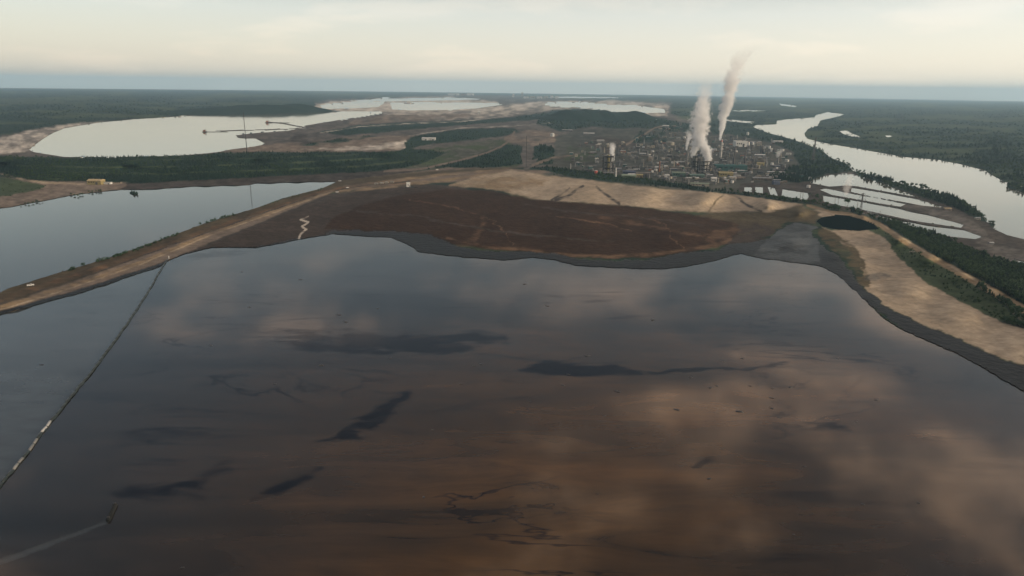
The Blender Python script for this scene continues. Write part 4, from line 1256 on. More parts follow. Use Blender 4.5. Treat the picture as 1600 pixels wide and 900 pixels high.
def building(loc, rz, w, d, h, wall, roof, label, group=None, gable=True, cat='building', name='shed'):
    e = thing(name, label, cat, loc, rz, (w, d, h), group)
    P(e, 'wall', 'wall', lambda: MB().box(0, 0, -0.15, 1, 1, 0.93), wall)
    if gable:
        r = P(e, 'roof', 'gable_roof', lambda: MB().gable(0, 0, 0.76, 1.05, 1.1, 0.26), roof)
    else:
        r = P(e, 'roof', 'flat_roof', lambda: MB().box(0, 0, 0.781, 1.03, 1.04, 0.08).box(0, 0.45, 0.861, 1.0, 0.05, 0.06).box(0, -0.45, 0.861, 1.0, 0.05, 0.06), roof)
    P(r, 'roof_vent', 'roof_vent', lambda: MB().box(0.22, 0.02, 0.85, 0.07, 0.10, 0.22).lathe([(0.035, 0.86), (0.035, 1.07), (0.05, 1.08), (0.0, 1.12)], 8, -0.2, 0.05), 'grey')
    P(e, 'door', 'door', lambda: MB().box(0.18, -0.505, 0.0, 0.16, 0.02, 0.5), 'dark grey')
    for k in range(3):
        wdo = P(e, 'window', 'window%d' % k, lambda k=k: MB().box(-0.36 + 0.17 * k, -0.504, 0.4, 0.1, 0.02, 0.18), 'glass')
    return e


def tank(loc, rz, dia, h, mat, roof, label, group=None):
    e = thing('storage_tank', label, 'tank', loc, rz, (dia, dia, h), group)
    P(e, 'shell', 'tank_shell', lambda: MB().lathe([(0.5, -0.1), (0.5, 0.3), (0.508, 0.31), (0.508, 0.33), (0.5, 0.34), (0.5, 0.62), (0.508, 0.63), (0.508, 0.65), (0.5, 0.66), (0.5, 0.93), (0.515, 0.94), (0.515, 0.96)], 24), mat)
    P(e, 'roof', 'tank_roof', lambda: MB().lathe([(0.512, 0.961), (0.3, 1.02), (0.06, 1.07), (0.06, 1.1)], 24), roof)
    st = []
    for k in range(13):
        a = 0.12 * k + 3.6
        st.append((0.53 * math.cos(a), 0.53 * math.sin(a), 0.95 * k / 12))
    P(e, 'stair', 'tank_stair', lambda: MB().tube(st, 0.018, 4), 'grey')
    return e


def column(loc, rz, dia, h, mat, label, group=None):
    e = thing('process_column', label, 'tower', loc, rz, (dia, dia, h), group)
    P(e, 'shell', 'col_shell', lambda: MB().lathe([(0.62, -0.05), (0.5, 0.06), (0.5, 0.55), (0.42, 0.58), (0.42, 0.94), (0.3, 0.98), (0.05, 1.0)], 12), mat, True)
    for k, z in enumerate((0.3, 0.57, 0.8)):
        P(e, 'platform', 'col_plat%d' % k, lambda z=z: MB().lathe([(0.9, z), (0.95, z + 0.004), (0.95, z + 0.03), (0.9, z + 0.034)], 10), 'dark grey')
    P(e, 'ladder', 'col_ladder', lambda: MB().box(0.62, 0.0, 0.0, 0.06, 0.25, 0.95), 'dark grey')
    P(e, 'pipe', 'col_pipe', lambda: MB().tube([(-0.7, 0, -0.02), (-0.7, 0, 0.97), (-0.4, 0, 1.02), (0, 0, 1.0)], 0.09, 6), 'silver')
    return e


def frame_unit(loc, rz, w, d, h, mat, label, group=None, top=None, name='process_unit'):
    e = thing(name, label, 'process unit', loc, rz, (w, d, h), group)
    def posts():
        b = MB()
        for x in (-0.46, -0.15, 0.15, 0.46):
            for y in (-0.46, 0.46):
                b.box(x, y, -0.1, 0.06, 0.08, 1.08)
        for z in (0.33, 0.66):
            for s in (-1, 1):
                b.tube([(-0.46, 0.49 * s, z - 0.3), (-0.15, 0.49 * s, z), (0.15, 0.49 * s, z - 0.3), (0.46, 0.49 * s, z)], 0.02, 4)
        return b
    P(e, 'frame', 'fu_posts', posts, mat)
    for k, z in enumerate((0.3, 0.63, 0.95)):
        P(e, 'deck', 'fu_deck%d' % k, lambda z=z: MB().box(0, 0, z, 1.0, 1.06, 0.035).box(0, -0.52, z + 0.037, 1.0, 0.015, 0.05), mat)
    for k, (x, y, r) in enumerate(((-0.28, 0.05, 0.14), (0.05, -0.1, 0.16), (0.32, 0.12, 0.12))):
        P(e, 'vessel', 'fu_ves%d' % k, lambda x=x, y=y, r=r, k=k: MB().lathe([(r * 0.5, 0.0), (r, 0.08), (r, 0.88 + 0.06 * k), (r * 0.6, 0.96 + 0.08 * k), (0.02, 1.0 + 0.1 * k)], 10, x, y), 'silver' if k != 1 else (top or 'grey'), True)
    P(e, 'pipework', 'fu_pipes', lambda: MB().tube([(-0.55, -0.55, 0.12), (0.55, -0.55, 0.12)], 0.03, 5).tube([(-0.55, -0.57, 0.2), (0.2, -0.57, 0.2), (0.2, -0.57, 0.7), (0.5, -0.57, 0.7)], 0.025, 5).tube([(-0.4, -0.56, 0.0), (-0.4, -0.56, 1.05), (0, 0, 1.1)], 0.02, 5), 'silver')
    return e


def pipe_rack(loc, rz, L, w, h, label, group=None):
    e = thing('pipe_rack', label, 'pipe rack', loc, rz, (L, w, h), group)
    def bents():
        b = MB()
        for k in range(7):
            x = -0.48 + 0.16 * k
            b.box(x, -0.42, -0.2, 0.012, 0.1, 1.1).box(x, 0.42, -0.2, 0.012, 0.1, 1.1).box(x, 0, 0.72, 0.012, 0.74, 0.07)
        return b
    P(e, 'support', 'rack_bents', bents, 'brown')
    for k in range(4):
        P(e, 'pipe', 'rack_pipe%d' % k, lambda k=k: MB().tube([(-0.5, -0.3 + 0.2 * k, 0.86), (0.5, -0.3 + 0.2 * k, 0.86)], 0.07, 6), ('silver', 'grey', 'cream', 'rust')[k])
    return e


def chimney(loc, dia, h, mat, label, group=None, band=None):
    e = thing('smokestack', label, 'smokestack', loc, 0, (dia, dia, h), group)
    P(e, 'shaft', 'stack_shaft', lambda: MB().lathe([(0.62, -0.03), (0.55, 0.2), (0.42, 0.6), (0.36, 0.985)], 14), mat, True)
    P(e, 'rim', 'stack_rim', lambda: MB().lathe([(0.41, 0.97), (0.41, 1.0), (0.31, 1.001), (0.31, 0.98)], 14), 'dark grey')
    for k, z in enumerate((0.35, 0.65)):
        P(e, 'platform', 'stack_plat%d' % k, lambda z=z: MB().lathe([(0.62, z), (0.68, z + 0.002), (0.68, z + 0.015), (0.62, z + 0.017)], 12), 'dark grey')
    if band:
        P(e, 'band', 'stack_band', lambda: MB().lathe([(0.40, 0.84), (0.395, 0.90)], 14), band)
    P(e, 'ladder', 'stack_ladder', lambda: MB().tube([(0.62, 0.0, 0.0), (0.42, 0, 0.97)], 0.04, 4), 'dark grey')
    return e


def box_at(u, v):
    return ground_at(u, v)


RZ0 = math.radians(14)


def row_of(v):
    return 'front' if v > 254 else ('middle' if v > 235 else 'back')


USED = []


def big(fn, u, v, w, h, *a, depth=0.6, rz=0.0, **k):
    """size given in photo pixels at that spot"""
    p = ground_at(u, v)
    m = px_m(p)
    USED.append((u, v - h / 2, w, h))
    return fn(p, RZ0 * 0 + rz, w * m, w * m * depth, h * m, *a, **k)


building_named = [
    (1141, 266, 44, 9, 'teal', 'teal', 'long dark teal warehouse in the refinery beside the mustard building', False, 0.35),
    (1133, 276, 20, 7.5, 'yellow', 'yellow', 'mustard yellow building in front of the long teal warehouse', True, 0.6),
    (1156, 229, 17, 9, 'white', 'white', 'large white block at the back of the refinery beside the river woods', False, 0.7),
    (983, 271, 19, 4.5, 'blue', 'blue', 'low blue shed behind the tree belt near the dark coker unit', True, 0.6),
    (982, 277, 21, 4.5, 'pale green', 'pale green', 'low pale green shed directly before the low blue shed', True, 0.5),
    (999, 277, 10, 5, 'tan', 'yellow', 'small ochre shed right beside the pale green shed', True, 0.7),
    (1060, 275, 19, 6.5, 'green', 'pale green', 'square green shed before the big steaming drums', False, 0.8),
    (1088, 277, 21, 5, 'green', 'green', 'low green shed right of the square green shed', True, 0.6),
    (1093, 290, 26, 4.5, 'cream', 'pale green', 'long pale yellow-green shed touching the tree belt', True, 0.4),
    (1115, 283, 8, 6, 'white', 'white', 'small white gabled shed at the right end of the tree belt', True, 0.8),
    (1188, 258, 10, 4, 'yellow', 'yellow', 'bright yellow-roofed shed near the settling ponds', True, 0.6),
    (1187, 244, 14, 3, 'pale', 'white', 'long white-roofed shed behind the yellow-roofed shed', True, 0.5),
    (1215, 223, 13, 3, 'pale', 'white', 'white-roofed shed alone at the edge of the river woods', True, 0.5),
    (1212, 288, 9, 5, 'blue', 'blue', 'small dark blue shed between two settling basins', False, 0.7),
    (1190, 281, 26, 4, 'brown', 'grey', 'long brown shed behind the settling basins', True, 0.4),
    (1212, 271, 24, 3, 'grey', 'pale', 'long grey shed with pale roof right of the teal warehouse', True, 0.4),
    (920, 210, 16, 2.5, 'grey', 'white', 'long pale-roofed shed on the plain behind the refinery', True, 0.5),
    (938, 221, 11, 2.5, 'grey', 'white', 'bright-roofed shed at the left rear of the refinery', True, 0.5),
    (886, 205, 15, 2.5, 'dark grey', 'pale', 'low grey shed behind the white silo left of the refinery', True, 0.5),
    (1040, 199, 9, 3, 'grey', 'white', 'white-roofed shed by the road end behind the refinery', True, 0.5),
    (1018, 189, 14, 2.5, 'grey', 'pale', 'pale long roof far behind the refinery near the road', True, 0.4),
]
for (u, v, w, h, wc, rc, lb, gb, dp) in building_named:
    big(building, u, v, w, h, wc, rc, lb, depth=dp, gable=gb, rz=random.uniform(-0.15, 0.15))

# the big steaming units
big(frame_unit, 949, 272, 15, 27, 'black', 'tall dark coker unit with yellow vessel and a thin steam plume', depth=0.8, top='yellow', name='coker_unit')
big(frame_unit, 1084, 268, 8, 22, 'black', 'narrow black coke drum unit under the left leg of the largest plume', depth=0.9, name='coker_unit')
big(frame_unit, 1099, 270, 17, 17, 'black', 'broad black coke drum unit under the right leg of the largest plume', depth=0.7, top='white', name='coker_unit')


def stack_at(u, v, vtop, dpx, mat, label, band=None):
    p = ground_at(u, v)
    m = px_m(p)
    USED.append((u, (v + vtop) / 2, 4, v - vtop))
    return chimney(p, dpx * m, (v - vtop) * m * 1.01, mat, label, band=band)


stack_at(1125.5, 246, 219, 3.4, 'concrete', 'tallest concrete smokestack, source of the highest plume', 'red')
stack_at(1073, 254, 235, 2.6, 'grey', 'grey smokestack with a wispy plume left of the largest plume')
stack_at(1215, 256, 246, 2.4, 'grey', 'short grey vent stack with a small plume near the river woods')
stack_at(1146, 258, 232, 2.2, 'dark grey', 'slim dark smokestack left of the large white block')
stack_at(1163, 256, 236, 2.2, 'dark grey', 'slim dark smokestack below the large white block')
stack_at(962, 276, 262, 2.2, 'white', 'short white stack beside the tall dark coker unit')
stack_at(1030, 268, 252, 2.2, 'rust', 'rust-red stack in the middle of the front row')
stack_at(965, 243, 228, 1.8, 'dark grey', 'thin dark stack right behind the thin steam plume')

for (u, v, d, h, m1, m2, lb) in [
        (1047, 226, 12, 4, 'cream', 'cream', 'wide cream storage tank at the back of the refinery'),
        (931, 272, 5, 5.5, 'red', 'white', 'small red and white tank behind the tree belt'),
        (937, 272, 5, 4.5, 'green', 'green', 'small green tank next to the red and white tank'),
        (863, 213, 6, 4.5, 'white', 'white', 'bright white silo left of the refinery, alone on the clearing'),
        (1168, 211, 3.5, 4, 'white', 'white', 'tiny white tank in the river woods behind the refinery'),
        (1206, 258, 4, 3.5, 'white', 'white', 'small white tank right of the yellow-roofed shed'),
        (1202, 232, 3.5, 3.5, 'white', 'white', 'small white tank below the river bend, upper of a pair'),
        (1205, 237, 3.5, 4.5, 'white', 'white', 'small white tank below the river bend, lower of a pair'),
        (1176, 226, 3.5, 3.5, 'white', 'white', 'small white tank just right of the large white block'),
        (1169, 227, 4, 5, 'white', 'rust', 'white tank with rust roof touching the large white block'),
        (1129, 227, 3, 3, 'white', 'white', 'tiny white tank at the foot of the tallest smokestack'),
        (1185, 263, 4, 4, 'cream', 'cream', 'small cream tank before the yellow-roofed shed'),
        (1265, 281, 3.5, 4, 'white', 'white', 'tiny white tank at the plant end of the broad settling pond'),
        (1263, 293, 5, 3.5, 'white', 'white', 'squat white tank between the settling pond rows')]:
    p = ground_at(u, v)
    m = px_m(p)
    USED.append((u, v - h / 2, d, h))
    tank(p, random.uniform(0, 6), d * m, h * m, m1, m2, lb)

# everything else that crowds the yard
ORD = ['first', 'second', 'third', 'fourth', 'fifth', 'sixth', 'seventh', 'eighth', 'ninth', 'tenth', 'eleventh', 'twelfth', 'thirteenth', 'fourteenth', 'fifteenth', 'sixteenth', 'seventeenth', 'eighteenth', 'nineteenth', 'twentieth', 'twenty-first', 'twenty-second', 'twenty-third', 'twenty-fourth', 'twenty-fifth']
YARD = [(880, 264), (890, 236), (915, 212), (1000, 212), (1030, 200), (1075, 192), (1118, 208), (1185, 216), (1232, 232), (1238, 256), (1225, 262), (1268, 286), (1150, 288), (1100, 292), (1000, 281), (940, 273)]
rg = random.Random(5)
gen = []
tries = 0
while len(gen) < 520 and tries < 22000:
    tries += 1
    u, v = rg.uniform(880, 1262), rg.uniform(196, 290)
    dn = math.exp(-((u - 1075) / 120) ** 2) * 0.8 + 0.26
    if v < 222:
        dn *= 0.45
    if rg.random() > dn:
        continue
    if float(sdist(np.array([u]), np.array([v]), YARD)[0]) < 1:
        continue
    kind = rg.choices(['column', 'tank', 'shed', 'unit', 'rack', 'block'], [26, 18, 36, 26, 18, 20])[0]
    if kind == 'column':
        w, h = rg.uniform(1.2, 2.0), rg.uniform(4, 10.5)
    elif kind == 'tank':
        w, h = rg.uniform(3, 7), rg.uniform(2.2, 4)
    elif kind == 'shed':
        w, h = rg.uniform(4, 12), rg.uniform(2, 3.6)
    elif kind == 'unit':
        w, h = rg.uniform(4, 9), rg.uniform(3.5, 7.5)
    elif kind == 'rack':
        w, h = rg.uniform(10, 26), rg.uniform(1.8, 2.8)
    else:
        w, h = rg.uniform(3, 8), rg.uniform(3, 6)
    sc_ = 0.7 + 0.3 * (v - 204) / 86
    w, h = w * sc_, h * sc_
    bad = False
    for (a, b, cw, ch) in USED:
        if abs(u - a) < (w + cw) * 0.44 and abs((v - 0.8) - (b + ch / 2)) < 1.2:
            bad = True
            break
        if abs(u - a) < (w + cw) * 0.4 and v > b + ch / 2 and v - h < b + ch * 0.25 and cw > 7:
            bad = True
            break
    if bad:
        continue
    USED.append((u, v - h / 2, w, h))
    colr = {'column': rg.choice(['silver', 'silver', 'grey', 'dark grey', 'cream']), 'tank': rg.choice(['white', 'cream', 'silver', 'grey', 'green']),
            'shed': rg.choice(['grey', 'grey', 'cream', 'white', 'brown', 'green', 'blue', 'rust', 'dark grey']), 'unit': rg.choice(['dark grey', 'dark grey', 'black', 'brown', 'grey']), 'rack': 'steel',
            'block': rg.choice(['grey', 'dark grey', 'brown', 'cream', 'teal'])}[kind]
    gen.append((kind, colr, row_of(v), u, v, w, h))
gen.sort(key=lambda g: g[3])
NAMES_K = {'column': 'process column', 'tank': 'storage tank', 'shed': 'gabled shed', 'unit': 'open-framed process unit', 'rack': 'pipe rack', 'block': 'flat-roofed block'}
cnt = {}
for (kind, colr, row, u, v, w, h) in gen:
    key = (kind, colr, row)
    i = cnt.get(key, 0)
    cnt[key] = i + 1
    p = ground_at(u, v)
    m = px_m(p)
    lb = '%s %s %s from the left in the refinery\'s %s row' % (ORD[min(i, 24)], colr, NAMES_K[kind], row)
    gp = 'refinery ' + NAMES_K[kind] + 's'
    rz = rg.choice([0, 0, math.pi / 2]) * 0 + rg.uniform(-0.25, 0.25)
    if kind == 'column':
        column(p, rg.uniform(0, 6), w * m, h * m, colr, lb, gp)
    elif kind == 'tank':
        tank(p, rg.uniform(0, 6), w * m, h * m, colr, rg.choice(['pale', colr]), lb, gp)
    elif kind == 'shed':
        building(p, rz, w * m, w * m * rg.uniform(0.35, 0.8), h * m, colr, rg.choice(['pale', 'grey', colr]), lb, gp)
    elif kind == 'unit':
        frame_unit(p, rz, w * m, w * m * rg.uniform(0.5, 0.9), h * m, colr, lb, gp)
    elif kind == 'rack':
        pipe_rack(p, rg.uniform(-0.3, 0.3), w * m, 7.0, max(h * m, 5.0), lb, gp)
    else:
        building(p, rz, w * m, w * m * rg.uniform(0.5, 1.0), h * m, colr, rg.choice(['grey', 'pale', 'dark grey']), lb, gp, gable=False, name='plant_block')
print('generic plant things', len(gen))
# ------------------------------------------------------------------ masts, poles, trucks, sheds away from the plant
def mast(u, v, vtop, label, group=None, arms=False):
    p = ground_at(u, v)
    m = px_m(p)
    h = (v - vtop) * m
    e = thing('power_pylon' if arms else 'lattice_mast', label, 'pylon' if arms else 'mast', p, 0.2, (1, 1, 1), group)
    w = h * (0.09 if arms else 0.012) * 0.5
    def legs():
        b = MB()
        for sx, sy in ((-1, -1), (1, -1), (1, 1), (-1, 1)):
            b.tube([(sx * w, sy * w, -1.0), (sx * w * 0.35, sy * w * 0.35, h * 0.62), (sx * w * 0.25, sy * w * 0.25, h)], h * (0.006 if arms else 0.003) + 0.10, 4)
        return b
    obj('leg_frame', legs().mesh('leg_frame'), PAL['dark grey'], e)
    def braces():
        b = MB()
        n = 8
        for k in range(n):
            z0, z1 = h * k / n, h * (k + 1) / n
            f0, f1 = w * (1 - 0.72 * k / n), w * (1 - 0.72 * (k + 1) / n)
            b.tube([(-f0, -f0, z0), (f1, -f1, z1)], h * 0.004 + 0.06, 3).tube([(f0, f0, z0), (-f1, f1, z1)], h * 0.004 + 0.06, 3).tube([(-f0, f0, z0), (-f1, -f1, z1)], h * 0.004 + 0.06, 3)
        return b
    obj('brace', braces().mesh('brace'), PAL['dark grey'], e)
    if arms:
        for z in (0.68, 0.82, 0.95):
            L = h * (0.17 if z < 0.9 else 0.12)
            a = obj('crossarm', MB().tube([(-L, 0, h * z + 0.5), (0, 0, h * z + h * 0.02), (L, 0, h * z + 0.5)], [0.15, h * 0.011, 0.15], 4).mesh('crossarm'), PAL['dark grey'], e)
            obj('insulator', MB().tube([(-L, 0, h * z + 0.4), (-L, 0, h * z - 2.0)], 0.25, 5).tube([(L, 0, h * z + 0.4), (L, 0, h * z - 2.0)], 0.25, 5).mesh('insulator'), PAL['glass'], a)
    else:
        for k in range(3):
            a = k * 2.1 + 0.4
            obj('guy_wire', MB().tube([(0, 0, h * 0.9), (h * 0.4 * math.cos(a), h * 0.4 * math.sin(a), 0)], 0.06, 3).mesh('guy_wire'), PAL['dark grey'], e)
    return e


mast(386, 237, 182, 'tall thin guyed mast standing before the large pale pond')
mast(1270, 252, 219, 'lattice power pylon in the river woods, top against the river', arms=True)
mast(1344, 333, 305, 'lattice power pylon at the foot of the dyke road by the settling ponds', arms=True)
mast(822, 262, 214, 'slim guyed mast in the cleared power-line strip left of the refinery')


def pole(u, v, hpx, label, twin=False):
    p = ground_at(u, v)
    m = px_m(p)
    h = hpx * m
    e = thing('utility_pole', label, 'pole', p, 0.1, (1, 1, 1), 'poles by the settling ponds')
    if twin:
        for s in (-1, 1):
            obj('post', MB().tube([(s * h * 0.25, 0, -0.8), (s * h * 0.25, 0, h)], [0.45, 0.35], 6).mesh('post', True), PAL['wood'], e)
        obj('crossarm', MB().box(0, 0.4, h * 0.82, h * 0.8, 0.35, 0.5).mesh('crossarm'), PAL['wood'], e)
    else:
        obj('post', MB().tube([(0, 0, -0.8), (0, 0, h)], [0.4, 0.28], 6).mesh('post', True), PAL['wood'], e)
        obj('crossarm', MB().box(0, 0.3, h * 0.88, h * 0.22, 0.25, 0.4).mesh('crossarm'), PAL['wood'], e)
    return e


pole(1252.5, 307, 7, 'twin-post wooden pole standing at the oblong settling basin', True)
pole(1304, 320, 12, 'wooden pole left of the lone round tree')
pole(1309, 321, 11, 'wooden pole nearest the left side of the lone round tree')
pole(1339, 325, 13, 'wooden pole right of the lone round tree, before the fourth pond row')
pole(1374, 340, 9, 'wooden pole at the near shore of the tapering settling pond')
pole(1418, 352, 9, 'wooden pole over the wooded dyke by the tapering pond')


def pickup(u, v, L, rz, label, colr='white'):
    p = ground_at(u, v)
    e = thing('pickup_truck', label, 'truck', p + Vector((0, 0, 0.05)), rz, (L, L, L), 'white trucks on the dykes')
    body = P(e, 'body', 'pk_body', lambda: MB().box(0, 0, 0.10, 1.0, 0.36, 0.15).box(0.36, 0, 0.25, 0.26, 0.34, 0.05), colr)
    P(e, 'cab', 'pk_cab', lambda: MB().add([(-0.1, -0.17, 0.25), (0.24, -0.17, 0.25), (0.24, 0.17, 0.25), (-0.1, 0.17, 0.25), (-0.06, -0.15, 0.39), (0.13, -0.15, 0.39), (0.13, 0.15, 0.39), (-0.06, 0.15, 0.39)], [(3, 2, 1, 0), (4, 5, 6, 7), (0, 1, 5, 4), (1, 2, 6, 5), (2, 3, 7, 6), (3, 0, 4, 7)]), colr)
    P(e, 'window', 'pk_win', lambda: MB().box(0.03, -0.171, 0.28, 0.2, 0.01, 0.07).box(0.03, 0.171, 0.28, 0.2, 0.01, 0.07), 'glass')
    P(e, 'load_bed', 'pk_bed', lambda: MB().box(-0.3, 0.165, 0.25, 0.4, 0.02, 0.06).box(-0.3, -0.165, 0.25, 0.4, 0.02, 0.06).box(-0.49, 0, 0.25, 0.02, 0.3, 0.06), colr)
    for k, (x, y) in enumerate(((0.32, 0.17), (0.32, -0.17), (-0.3, 0.17), (-0.3, -0.17))):
        w_ = P(e, 'wheel', 'pk_wheel', lambda: MB().tube([(0, -0.035, 0), (0, 0.035, 0)], 0.075, 10), 'tyre')
        w_.location = (x, y, 0.075)
    return e


pickup(48, 447, 6.0, 0.5, 'white pickup parked on the near end of the dyke by the grey pond')
pickup(527, 301, 6.0, 0.3, 'white pickup on the beach track, nearer of the two left of the pump tower')
pickup(543, 294, 6.0, 0.7, 'white pickup on the beach track, farther of the two left of the pump tower')
pickup(531, 283.5, 6.0, 0.2, 'white pickup at the far corner of the near grey pond')
pickup(683, 266, 6.5, 0.5, 'white pickup on the road below the forested slope')
pickup(1347, 334.5, 6.5, -0.4, 'white pickup on the dyke road by the settling ponds')
pickup(1422, 389, 5.5, -0.6, 'yellow truck parked in the scrub beside the dyke road', 'yellow')
pickup(1425, 395, 6.5, -0.2, 'pale truck parked next to the yellow truck in the scrub', 'cream')


def pump_tower(u, v):
    p = ground_at(u, v)
    m = px_m(p)
    e = thing('pump_tower', 'white pump tower on a black skid at the back of the brown beach', 'pump house', p, 0.3, (m, m, m))
    obj('skid', MB().box(1.0, -1, -0.6, 12, 5, 1.8).box(-3.5, -1, 1.2, 0.5, 4, 1.0).box(5, -1, 1.2, 1.2, 4, 0.8).mesh('skid'), PAL['black'], e)
    obj('wall', MB().box(0, 0, 1.2, 5.5, 4, 5.5).mesh('wall'), PAL['white'], e)
    r = obj('roof', MB().gable(0, 0, 6.72, 6.2, 4.6, 1.5).mesh('roof'), PAL['white'], e)
    obj('vent', MB().lathe([(0.5, 7.4), (0.5, 9.2), (0.7, 9.3), (0.1, 9.7)], 8).mesh('vent'), PAL['grey'], r)
    obj('window', MB().box(-0.3, -2.03, 3.6, 1.4, 0.1, 1.2).mesh('window'), PAL['glass'], e)
    obj('door', MB().box(1.8, -2.03, 1.3, 1.0, 0.1, 2.2).mesh('door'), PAL['dark grey'], e)
    obj('discharge_pipe', MB().tube([(2.8, 0, 2.5), (6, -1, 2.2), (9, -3, 0.4), (14, -5, 0.3)], 0.45, 8).mesh('discharge_pipe', True), PAL['black'], e)
    return e


pump_tower(638, 293)
for i, u in enumerate((588, 596.5, 604, 612.5)):
    big(building, u, 288 - 0.9 * i, 5.2, 2.2, 'cream', 'pale', ['first', 'second', 'third', 'fourth'][i] + ' pale site trailer from the left in the row behind the brown beach', 'site trailers behind the brown beach', depth=0.5, gable=False, name='site_trailer', cat='trailer')
big(building, 151, 287.5, 18, 6.5, 'yellow', 'tan', 'tan-yellow shed on the far shore of the near grey pond', depth=0.6, gable=True)
big(building, 169, 287.5, 9, 3, 'white', 'pale', 'white trailer right of the tan-yellow shed by the pond', depth=0.5, gable=False, cat='trailer', name='site_trailer')
big(building, 664, 219, 9, 4, 'white', 'white', 'left of two joined white sheds on the clearing above the slope', depth=0.6)
big(building, 675, 219, 11, 4, 'white', 'white', 'right of two joined white sheds on the clearing above the slope', depth=0.6)
big(building, 748.5, 178, 3, 4, 'white', 'white', 'tiny bright white hut alone on the far clearing', depth=0.9)
big(building, 1480, 328, 9, 3, 'brown', 'tan', 'small brown shed on the bank at the tip of the second settling pond', depth=0.6)
big(building, 1527, 343, 6, 3, 'cream', 'pale', 'small pale shed among the trees at the river corner', depth=0.7)
big(building, 1548, 381, 6, 2.5, 'grey', 'pale', 'small grey shed on the bare bank behind the wooded dyke', depth=0.7)
for i, (u, v, w, h, c) in enumerate([(709, 149.0, 16, 3, 'white'), (724, 149.0, 8, 2.5, 'rust'), (735, 149.0, 10, 3, 'white'), (802, 151.5, 3, 5, 'white'), (816, 150.5, 3, 6, 'cream'), (822, 153.5, 7, 2.6, 'white'), (832, 153.5, 7, 3, 'cream'), (843, 153.7, 8, 2.8, 'white'), (853, 153.5, 6, 3, 'cream'), (862, 153.5, 4, 4, 'white'), (870, 154.0, 5, 3, 'white')]):
    lbs = ['long white block, leftmost of the far works on the horizon', 'rust-coloured block between two white blocks of the far works', 'white block right of the rust-coloured block on the horizon', 'slim white tower on the horizon, left of a pair', 'slim cream tower on the horizon, right of a pair', 'white block just right of the slim cream tower on the horizon', 'cream block, second from the left in the horizon row', 'white block in the middle of the horizon row', 'cream block right of the middle in the horizon row', 'tall narrow white block near the right end of the horizon row', 'low white block at the right end of the horizon row']
    big(building, u, v, w, h, c, c, lbs[i], 'far works on the horizon', depth=0.5, gable=False, name='plant_block')

# pump barges at the tips of the spits
for (u, v, lb) in ((320, 206.2, 'dark pump barge at the tip of the long straight spit'), (418, 191.8, 'dark pump barge at the tip of the curved spit')):
    p = at(u, v, 22.3)
    m = px_m(p)
    e = thing('pump_barge', lb, 'barge', p, 0.2, (m, m, m), 'pump barges on the large pale pond')
    obj('hull', MB().box(0, 0, -0.3, 6, 4, 1.0).mesh('hull'), PAL['dark grey'], e)
    obj('deck_house', MB().box(-0.5, 0, 0.7, 3, 2.4, 1.6).gable(-0.5, 0, 2.3, 3.3, 2.8, 0.6).mesh('deck_house'), PAL['rust'], e)
    obj('gantry', MB().tube([(2, 0, 0.7), (2, 0, 3.6), (0, 0, 3.6)], 0.2, 5).mesh('gantry'), PAL['black'], e)
    obj('pipeline', MB().tube([(2.5, 0.6, 0.6), (14, 0.9, 0.3), (30, 0.4, 0.3)], 0.25, 5).mesh('pipeline'), PAL['black'], e)

# ------------------------------------------------------------------ floating boom across the pond
BOOM = [(262, 406), (256, 414), (248, 428), (238, 446), (226, 466), (212, 487), (197, 509), (181, 531), (166, 552), (150, 573), (131, 597), (110, 622), (88, 649), (66, 677), (44, 706), (20, 736), (-6, 767), (-45, 812), (-110, 885)]
bp_ = [at(u, v, 0.0) for u, v in BOOM]
rgb = random.Random(9)
dense = []
for i in range(len(bp_) - 1):
    n = 6
    for k in range(n):
        t = k / n
        q = bp_[i].lerp(bp_[i + 1], t)
        q = q + Vector((rgb.uniform(-0.5, 0.5), rgb.uniform(-0.5, 0.5), 0))
        q.z += 0.12
        dense.append(q)
e = thing('floating_boom', 'long dark floating boom crossing the pond from the dyke corner to the left edge', 'boom', bp_[9])
o0 = bp_[9]
M_BOOM = paint('boom_dark_green', (0.012, 0.020, 0.021), 0.5)
obj('boom_line', MB().tube([q - o0 for q in dense], 0.75, 6).mesh('boom_line', True), M_BOOM, e)
M_SKIRT = paint('pontoon_black', (0.003, 0.004, 0.004), 1.0)
tot = 0
fl = 0
for i in range(0, len(dense) - 2, 2):
    a, b = dense[i] - o0, dense[i + 2] - o0
    d = (b - a)
    L = d.length
    if L < 1:
        continue
    d.normalize()
    a2, b2 = a + d * L * 0.06, b - d * L * 0.06
    up = Vector((0, 0, 0.45))
    uu = float(project(np.array([tuple(dense[i + 1])]))[0][0])
    vv = float(project(np.array([tuple(dense[i + 1])]))[1][0])
    pale = any(abs(vv - q) < 12 for q in (667,)) or any(abs(vv - q) < 8 for q in (696, 724))
    mat = PAL['pale'] if pale and vv < 690 else (PAL['grey'] if pale else (M_BOOM))
    obj('float', MB().tube([a2 + up, a2.lerp(b2, 0.08) + up, b2.lerp(a2, 0.08) + up, b2 + up], [0.45, 0.8, 0.8, 0.45], 8).mesh('float', True), mat, e)
    fl += 1
p1, p2 = at(181, 789, 0), at(169, 815, 0)
e = thing('pontoon', 'short black pontoon adrift near the lower left corner, trailing a painted pale sheen', 'pontoon', p1.lerp(p2, 0.5))
c_ = p1.lerp(p2, 0.5)
d = (p1 - p2)
L = d.length
e.rotation_euler = (0, 0, math.atan2(d.y, d.x))
obj('hull', MB().tube([(-L * 0.5, 0, 0.3), (-L * 0.46, 0, 0.35), (L * 0.46, 0, 0.35), (L * 0.5, 0, 0.3)], [0.7, 1.15, 1.15, 0.6], 10).mesh('hull', True), M_SKIRT, e)
obj('fin', MB().box(0, 0, 0.9, L * 0.9, 0.35, 0.9).mesh('fin'), M_SKIRT, e)
